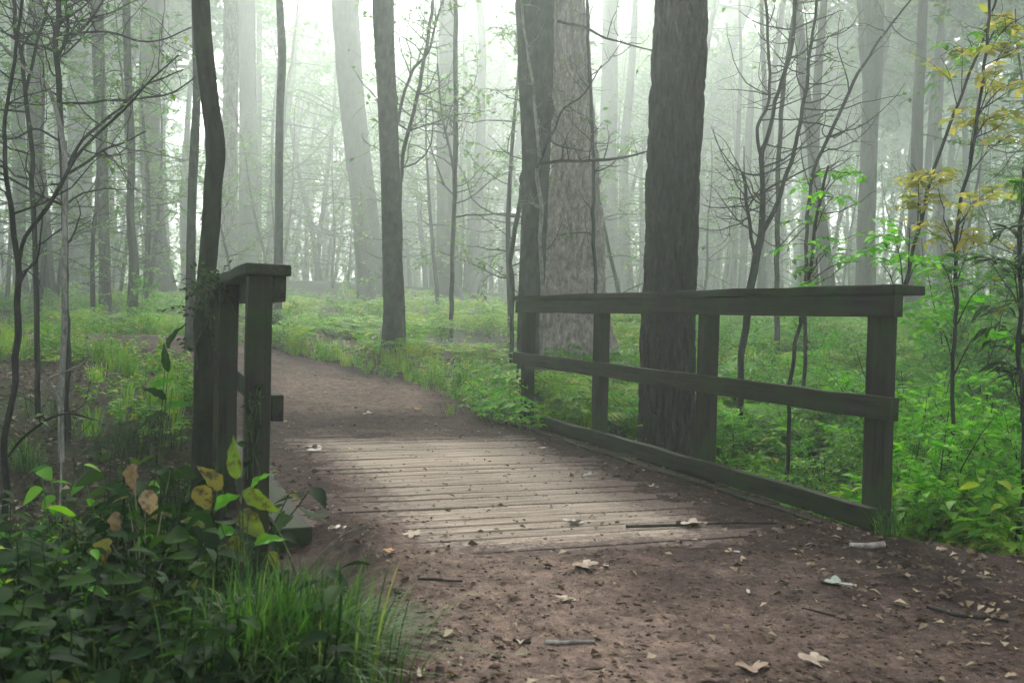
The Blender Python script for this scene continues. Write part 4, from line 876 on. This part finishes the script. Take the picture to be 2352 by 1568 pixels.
def grass_tuft(label, px, py, n, Lm, spread, mat, seed, bias=(0, 0)):
    rng = np.random.default_rng(seed); p0 = hit(px, py); p0[2] = ground_at(p0[0], p0[1]); mb = MB()
    for b_ in range(n):
        a = rng.random() * 6.28; L_ = Lm * rng.uniform(.5, 1.15); lean = rng.uniform(.2, 1.0); o = rng.normal(size=2) * spread
        d = np.array([math.cos(a) + bias[0], math.sin(a) + bias[1]]); t = np.linspace(0, 1, 6)[:, None]
        xy = o + d * L_ * lean * (t ** 1.7) * .8; z = L_ * (t - .62 * lean * t ** 2.4)
        P = np.hstack([xy, z - .02]); sd = np.array([-d[1], d[0], 0]); sd = sd / np.linalg.norm(sd) * .0030 * rng.uniform(.7, 1.4); wd = np.array([1, 1, .9, .75, .5, .05])[:, None]
        V = np.vstack([P - sd * wd, P + sd * wd]); k = np.arange(5); mb.add(V, [np.stack([k, k + 6, k + 7, k + 1], 1)], np.clip(rng.normal(.45, .22), 0, 1))
    return tag(link('grass_tuft', mb.mesh('grass_tuft'), mat, None, p0), label, 'grass')
grass_tuft('big bright green grass tuft at the bottom by the path edge', 640, 1590, 2300, .40, .105, M['grass'], 1, (.25, -.1))
grass_tuft('pale arching grass spilling onto the path edge', 800, 1500, 260, .24, .06, M['grass'], 2, (.6, -.2))
grass_tuft('small dark grass tuft at the left edge by the near sapling', 60, 1075, 180, .32, .06, M['grass'], 3)
grass_tuft('bright grass tuft between the two far posts of the right railing', 1310, 920, 200, .38, .10, M['grass'], 4)
grass_tuft('thin grass wisp at the foot of the near right post', 2035, 1230, 50, .2, .04, M['grass'], 5)

def big_leaf(px, py, Z, length, width, ang, tiltz, seed):
    """one broad blade as its own mesh; ang = direction in the picture plane (degrees, 0 = right, 90 = up)"""
    rng = np.random.default_rng(seed); c = at(px, py, Z); a = math.radians(ang)
    D = unit(CR * math.cos(a) + CU * math.sin(a) - CF * tiltz); N0 = unit(-CF * .75 + np.array([0, 0, .8]) + rng.normal(size=3) * .25)
    Sd = unit(np.cross(D, N0)); N0 = np.cross(Sd, D); n = 18; t = np.linspace(0, 1, n); length = length * .88; wd = width * .88 * np.sin(np.pi * t ** .72) ** .8 * (1 - .35 * t ** 3) * .52; cv = rng.uniform(.2, .5); tw = rng.normal() * .5
    rows = []
    for s_ in (-1, -.5, 0, .5, 1):
        rows.append(c + D * ((t - .5) * length)[:, None] + Sd * (wd * s_ * (1 + .08 * np.sin(t * 23 + s_)))[:, None] + N0 * (abs(s_) * wd * .45 - cv * length * (t - .3) ** 2 + tw * wd * s_ * t + .004 * np.sin(t * 17 + 3 * s_))[:, None])
    V = np.concatenate(rows); i = (np.arange(4)[:, None] * n + np.arange(n - 1)[None]).reshape(-1)
    return V, np.stack([i, i + 1, i + n + 1, i + n], 1), c - D * length * .5
def leaf_plant(name, label, cat, base_px, specs, mat, Z, seed, stemmat='stem'):
    root = at(base_px[0], base_px[1], Z); root[2] = ground_at(root[0], root[1])
    t = thing(name, label, cat, root); apex = None
    for i, (px, py, Lp, Wp, ang, tz, mk, tint) in enumerate(specs):
        z = Z + ((i * 37) % 10 - 5) * .03
        V, F, b0 = big_leaf(px, py, z, Lp / FPX * z, Wp / FPX * z, ang, tz, seed + i)
        o = link('leaf', make_mesh('leaf', V - root, [F], np.full(len(V), tint), True), M[mk], t)
        md = resample(np.array([root + np.array([0, 0, -.02]), (root * .55 + b0 * .45) + np.array([0, 0, .06]), b0]), 12)[0]
        mb = MB(); mb.add(*tube(md, np.linspace(.0035, .0014, 12), 5)); link('stalk', mb.mesh('stalk', root, True), M[stemmat], t)
    return t
leaf_plant('broad_leaved_plant', 'plant with big yellow-green blotched leaves at the left railing foot', 'plant', (560, 1330), [(538, 1050, 115, 40, 96, 0, 'leaf_blotch', .1), (482, 1095, 90, 46, 130, .2, 'leaf_blotch', .8), (468, 1145, 80, 50, -55, .2, 'leaf_blotch', .9), (598, 1150, 115, 44, -28, .2, 'leaf_blotch', .3), (580, 1205, 110, 52, -48, .3, 'leaf_blotch', .3), (548, 1265, 90, 46, -62, .3, 'leaf_blotch', .5), (440, 1200, 70, 40, 160, .2, 'leaf_blotch', .3), (415, 1385, 70, 52, -80, .3, 'leaf_blotch', .5), (630, 1290, 60, 30, -70, .2, 'leaf_blotch', .6), (845, 1405, 95, 36, -18, .3, 'leaf_blotch', .2), (520, 1150, 80, 42, 30, .2, 'leaf_herb', .6), (600, 1100, 80, 40, 40, .1, 'leaf_herb', .5), (500, 1230, 90, 46, 200, .2, 'leaf_herb', .5), (620, 1240, 90, 40, 10, .2, 'leaf_herb', .55)], 'leaf_blotch', 3.2, 5)
leaf_plant('withered_plant', 'withered plant with hanging tan leaves in the dark left thicket', 'plant', (330, 1420), [(345, 1158, 85, 45, -65, .3, 'leaf_wither', .9), (305, 1100, 80, 46, -85, .2, 'leaf_wither', .4), (268, 1205, 70, 40, -80, .2, 'leaf_wither', .3), (240, 1268, 75, 56, -100, .3, 'leaf_blotch', .9), (302, 1330, 60, 28, -40, .3, 'leaf_wither', .7), (460, 1300, 55, 36, -20, .4, 'leaf_wither', 1), (250, 1552, 80, 40, 10, .4, 'leaf_wither', .8), (385, 1110, 70, 40, -100, .1, 'leaf_dark', .5), (260, 1120, 80, 40, 150, .2, 'leaf_dark', .5), (420, 1250, 90, 42, 20, .2, 'leaf_dark', .7)], 'leaf_wither', 3.0, 45, 'stem_dry')
# tall weed and dry stalks
leaf_plant('tall_weed', 'tall dark weed with narrow leaves left of the near trunk', 'weed', (345, 1180), [(400, 770, 80, 24, 60, 0, 'leaf_dark', .6), (380, 820, 80, 22, 100, 0, 'leaf_dark', .6), (370, 880, 70, 24, 30, .1, 'leaf_herb', .4), (355, 900, 70, 24, 150, .1, 'leaf_dark', .5), (405, 930, 80, 26, 20, .1, 'leaf_herb', .4), (350, 960, 80, 24, -160, .1, 'leaf_dark', .6), (420, 900, 60, 22, -20, .1, 'leaf_herb', .5)], 'leaf_dark', 4.2, 70)
def stalk(name, label, cat, pts, Z, mat, seed):
    P, R_ = px_line(pts, Z); P[0][2] = min(P[0][2], ground_at(P[0][0], P[0][1]) + .01); Q, q = resample(P, 20, R_)
    mb = MB(); mb.add(*tube(Q, q, 6)); return tag(link(name, mb.mesh(name, P[0], True), M[mat], None, P[0]), label, cat)
stalk('dry_stalk', 'dry stalk arching right over the path edge by the beam end', 'stalk', [(640, 1390, 6), (700, 1320, 6), (760, 1250, 5), (830, 1205, 4), (865, 1196, 3)], 3.35, 'stem_dry', 1)
stalk('dry_stalk', 'straight dry stalk leaning right beside the deck beam end', 'stalk', [(700, 1360, 5), (740, 1290, 4), (790, 1220, 4), (815, 1180, 3)], 3.4, 'stem_dry', 2)
stalk('dry_stalk', 'green bent stalk curving down from the blotched leaves', 'stalk', [(720, 1440, 6), (700, 1380, 6), (670, 1290, 6), (640, 1220, 5), (615, 1180, 4)], 3.1, 'stem', 3)
# climbing ivy on the near trunk and post
rngv = np.random.default_rng(77)
t = thing('climbing_vine', 'leafy vine tangled round the near crooked trunk and railing', 'vine', at(470, 1060, 5.6))
root = np.array(t.location); mb = MB(); tips = []
for k in range(6):
    a0 = [(450 + rngv.uniform(-15, 60), 760 + rngv.uniform(-60, 120), 4, -.1), (455 + rngv.uniform(-10, 60), 690 + rngv.uniform(-40, 40), 4, -.2), (470 + rngv.uniform(-40, 75), 650 + rngv.uniform(-30, 30), 3, -.25), (500 + rngv.uniform(-60, 60), 690 + rngv.uniform(-60, 60), 2, -.25)]
    P, R_ = px_line(a0, 5.6); Q, q = resample(P, 16, R_); mb.add(*tube(Q, q, 4)); twigs(mb, Q, q, rngv, 5, .22, 1, .1, 0, .9, 0, tips, 3); tips.append(Q)
link('stem', mb.mesh('stem', root, True), M['stem'], t)
V, F, idx = spray(tips, rngv, 7, .036, .6, 1, True, .6); mb = MB(); mb.add(V, F, np.clip(rngv.normal(.5, .25, idx.max() + 1), 0, 1)[idx]); link('foliage', mb.mesh('foliage', root), M['leaf_dark'], t)
t = thing('climbing_vine', 'small leafy vine climbing the near post of the left railing', 'vine', at(585, 1100, 3.95)); root = np.array(t.location); mb = MB(); tips = []
for k in range(6):
    a0 = [(575 + rngv.uniform(-20, 35), 1100, 3), (575 + rngv.uniform(-20, 35), 990, 3), (590 + rngv.uniform(-20, 25), 900 + rngv.uniform(-20, 60), 2)]
    P, R_ = px_line(a0, 3.95); Q, q = resample(P, 12, R_); mb.add(*tube(Q, q, 4)); tips.append(Q)
link('stem', mb.mesh('stem', root, True), M['stem'], t)
V, F, idx = spray(tips, rngv, 8, .035, .6, 1, True, .6); mb = MB(); mb.add(V, F, np.clip(rngv.normal(.5, .25, idx.max() + 1), 0, 1)[idx]); link('foliage', mb.mesh('foliage', root), M['leaf_dark'], t)

# ------------------------------------------------------------------ fallen leaves and sticks
def lobed(seed, size, lobes=5):
    rng = np.random.default_rng(seed); n = 30; a = np.linspace(-math.pi * .86, math.pi * .86, n)
    if lobes: rr = .42 + .58 * np.abs(np.cos(a * lobes / 2.0)) ** 1.3 * (1 - .28 * np.abs(a) / math.pi) + .06 * rng.random(n)
    else: rr = .33 / np.sqrt((.33 * np.cos(a)) ** 2 + np.sin(a) ** 2) * (1 + .05 * rng.normal(size=n))
    x = np.cos(a) * rr; y = np.sin(a) * rr * .9
    V = np.vstack([[(-.15, 0, 0)], np.stack([x, y, np.zeros(n)], 1), np.stack([x * .5 - .05, y * .5, np.zeros(n)], 1)])
    V[:, 2] = .22 * np.abs(V[:, 1]) ** 1.5 + .12 * np.sin(V[:, 0] * 3 + seed) * V[:, 0] + .10 * np.sin(V[:, 1] * 5 + seed)
    V = V * size / 2; V[:, 2] += -V[:, 2].min()
    k = np.arange(n - 1); F3 = np.stack([np.zeros(n - 1, int), 1 + n + k, 2 + n + k], 1); F4 = np.stack([1 + n + k, 1 + k, 2 + k, 2 + n + k], 1)
    st, Fs = tube(np.array([(-.15, 0, .02), (-.5, .05, .06), (-.85, .02, .03)]) * size / 2, np.array([.012, .01, .008]) * size, 4)
    mb = MB(); mb.add(V, [F3, F4]); mb.add(st, Fs); return mb
LV = {'tan': (.32, .25, .18), 'pale': (.40, .36, .30), 'yellow': (.45, .25, .03), 'grey': (.22, .25, .21), 'brown': (.20, .13, .09), 'dark': (.03, .028, .026), 'orange': (.40, .2, .05)}
LM = {}
for k_, c_ in LV.items():
    mt, t_, out = newmat('fallen_' + k_); b_ = noise_at(t_, 40, (1, 1, 1), 4, .6)
    finish(t_, out, ramp(t_, b_, [(.3, tuple(q * .6 for q in c_)), (.7, tuple(min(1, q * 1.15) for q in c_))]), .7, bump(t_, b_, .3, .003)); LM[k_] = mt
FALL = [(716, 1029, 40, 'pale', 5, 'pale curled leaf pair on the planks near the left rail, upper one'), (724, 1037, 46, 'pale', 5, 'broad pale leaf on the far left planks'), (806, 1031, 26, 'yellow', 0, 'bright yellow leaf on the far planks'),
 (845, 951, 26, 'pale', 5, 'small whitish leaf on the path beyond the planks'), (953, 942, 22, 'orange', 5, 'small tan-orange leaf on the path beyond the planks'), (1100, 993, 26, 'pale', 0, 'narrow pale leaf at the far end of the deck'),
 (1243, 1030, 24, 'pale', 0, 'small pale leaf at the right end of the far planks'), (1352, 1093, 36, 'grey', 5, 'greenish leaf in the dirt right of the planks'), (948, 1229, 48, 'tan', 5, 'tan lobed leaf on the nearest planks at left'),
 (1020, 1251, 40, 'dark', 0, 'blackened curled leaf on the nearest planks'), (1345, 1306, 60, 'tan', 5, 'crumpled tan leaf in the dirt before the deck'), (1392, 1303, 40, 'pale', 0, 'pale curled leaf touching the crumpled tan leaf'),
 (1297, 1383, 50, 'tan', 5, 'pointed tan leaf in the middle of the foreground dirt'), (1920, 1344, 76, 'grey', 5, 'largest pale grey leaf on the right foreground dirt'), (1718, 1359, 28, 'pale', 0, 'small round pale leaf left of the greenish-grey leaf'),
 (1832, 1357, 38, 'grey', 0, 'round greenish-grey leaf on the right foreground dirt'), (1870, 1522, 66, 'tan', 5, 'tan leaf near the bottom edge at right'), (1725, 1540, 80, 'brown', 5, 'dull brown leaf at the bottom right of the path'),
 (1316, 1204, 50, 'pale', 5, 'pale crumpled leaf mid deck'), (1590, 1208, 70, 'tan', 5, 'long tan leaf lying beside the stick on the deck'), (656, 968, 20, 'yellow', 0, 'yellow leaf beside the left middle rail end'),
 (1849, 1262, 24, 'grey', 0, 'small grey-green leaf before the right railing'), (1695, 1270, 22, 'pale', 0, 'tiny pale leaf in the dirt before the deck at right'), (967, 1547, 56, 'tan', 0, 'narrow tan leaf at the bottom edge left of centre'),
 (775, 1218, 44, 'pale', 5, 'whitish leaf just right of the deck beam end'), (1205, 1170, 12, 'dark', 0, 'tiny dark chip in the middle of the planks'), (2080, 1325, 40, 'brown', 5, 'reddish-brown leaf on the dark soil at right'),
 (735, 905, 20, 'pale', 0, 'tiny pale leaf on the lit path beyond the left rail'), (893, 1272, 30, 'orange', 5, 'orange-brown leaf at the left end of the nearest planks'), (1180, 1243, 26, 'tan', 0, 'small tan leaf at the near edge of the planks'),
 (825, 1080, 22, 'dark', 0, 'dark clump leaf on the left planks'), (1500, 1120, 26, 'tan', 5, 'small tan leaf in the dirt by the right kick board'), (1440, 1163, 34, 'brown', 0, 'brown leaf in dirt at right end of mid planks'), (1780, 1100, 30, 'brown', 5, 'brown leaf in the litter strip by the kick board')]
for i, (a, b_, szp, ck, lb, lab) in enumerate(FALL):
    p = hit(a, b_); zc = (p - CAM) @ CF; size = szp / FPX * zc * (1.15 if lb else 1.0)
    o = tag(link('fallen_leaf', lobed(i, size, lb).mesh('fallen_leaf', smooth=True), LM[ck], None, (p[0], p[1], ground_at(p[0], p[1]) + .004)), lab, 'leaf', 'fallen leaves on the path'); o.rotation_euler = (random.uniform(-.15, .15), random.uniform(-.15, .15), i * 2.1)
for name, lab, cat, pts, mk in [
 ('twig', 'dark straight twig on the dirt left of centre', 'twig', [(960, 1332, 6), (1010, 1336, 7), (1062, 1342, 5)], 'bark_twig'),
 ('stick', 'pale peeled stick at the bottom centre of the path', 'stick', [(1250, 1478, 11), (1300, 1480, 9), (1366, 1480, 7)], 'bark_twig_pale'),
 ('twig', 'dark curved twig on the soil in the lower right corner', 'twig', [(2130, 1398, 8), (2190, 1416, 9), (2260, 1424, 9), (2316, 1432, 6)], 'bark_twig'),
 ('twig', 'thin twig between the big grey leaf and the bottom edge', 'twig', [(1850, 1400, 4), (1900, 1412, 5), (1960, 1428, 3)], 'bark_twig'),
 ('stick', 'long straight stick lying along the nearest planks', 'stick', [(1438, 1216, 7), (1560, 1211, 7), (1680, 1206, 6), (1785, 1203, 4)], 'bark_twig'),
 ('bark_strip', 'curled strip of bark before the near right post', 'bark', [(1950, 1256, 10), (1990, 1258, 13), (2030, 1256, 16)], 'bark_pale'),
 ('twig', 'short dark twig in the dirt right of centre', 'twig', [(1180, 1474, 8), (1200, 1478, 10), (1220, 1477, 6)], 'bark_twig')]:
    P = np.array([hit(q[0], q[1]) for q in pts]); R_ = np.array([q[2] / 2 / FPX * ((p - CAM) @ CF) for q, p in zip(pts, P)]); Q, q = resample(P, 16, R_)
    Q[:, 2] = floor_z(Q[:, 0], Q[:, 1]).max() * .5 + .5 * floor_z(Q[:, 0], Q[:, 1]) + q * .7
    mb = MB(); mb.add(*tube(Q, q, 8, bark_disp('knob'))); tag(link(name, mb.mesh(name, P[0], True), M[mk], None, P[0]), lab, cat)

# ------------------------------------------------------------------ haze
bm = bmesh.new(); bmesh.ops.create_cube(bm, size=1); me = bpy.data.meshes.new('haze'); bm.to_mesh(me); bm.free()
mt, t, out = newmat('haze_air')
pv = nd(t, 'ShaderNodeVolumePrincipled', Density=HAZE_DENSITY, Anisotropy=HAZE_ANISO); pv.inputs['Color'].default_value = (.89, .99, .94, 1); pv.inputs['Density Attribute'].default_value = ''
t.links.new(pv.outputs[0], out.inputs['Volume'])
hz = tag(link('haze', me, mt, None, (20, 75, 17.0)), 'pale morning fog filling the wood', 'fog', kind='stuff'); hz.scale = (346, 236, 38.0)
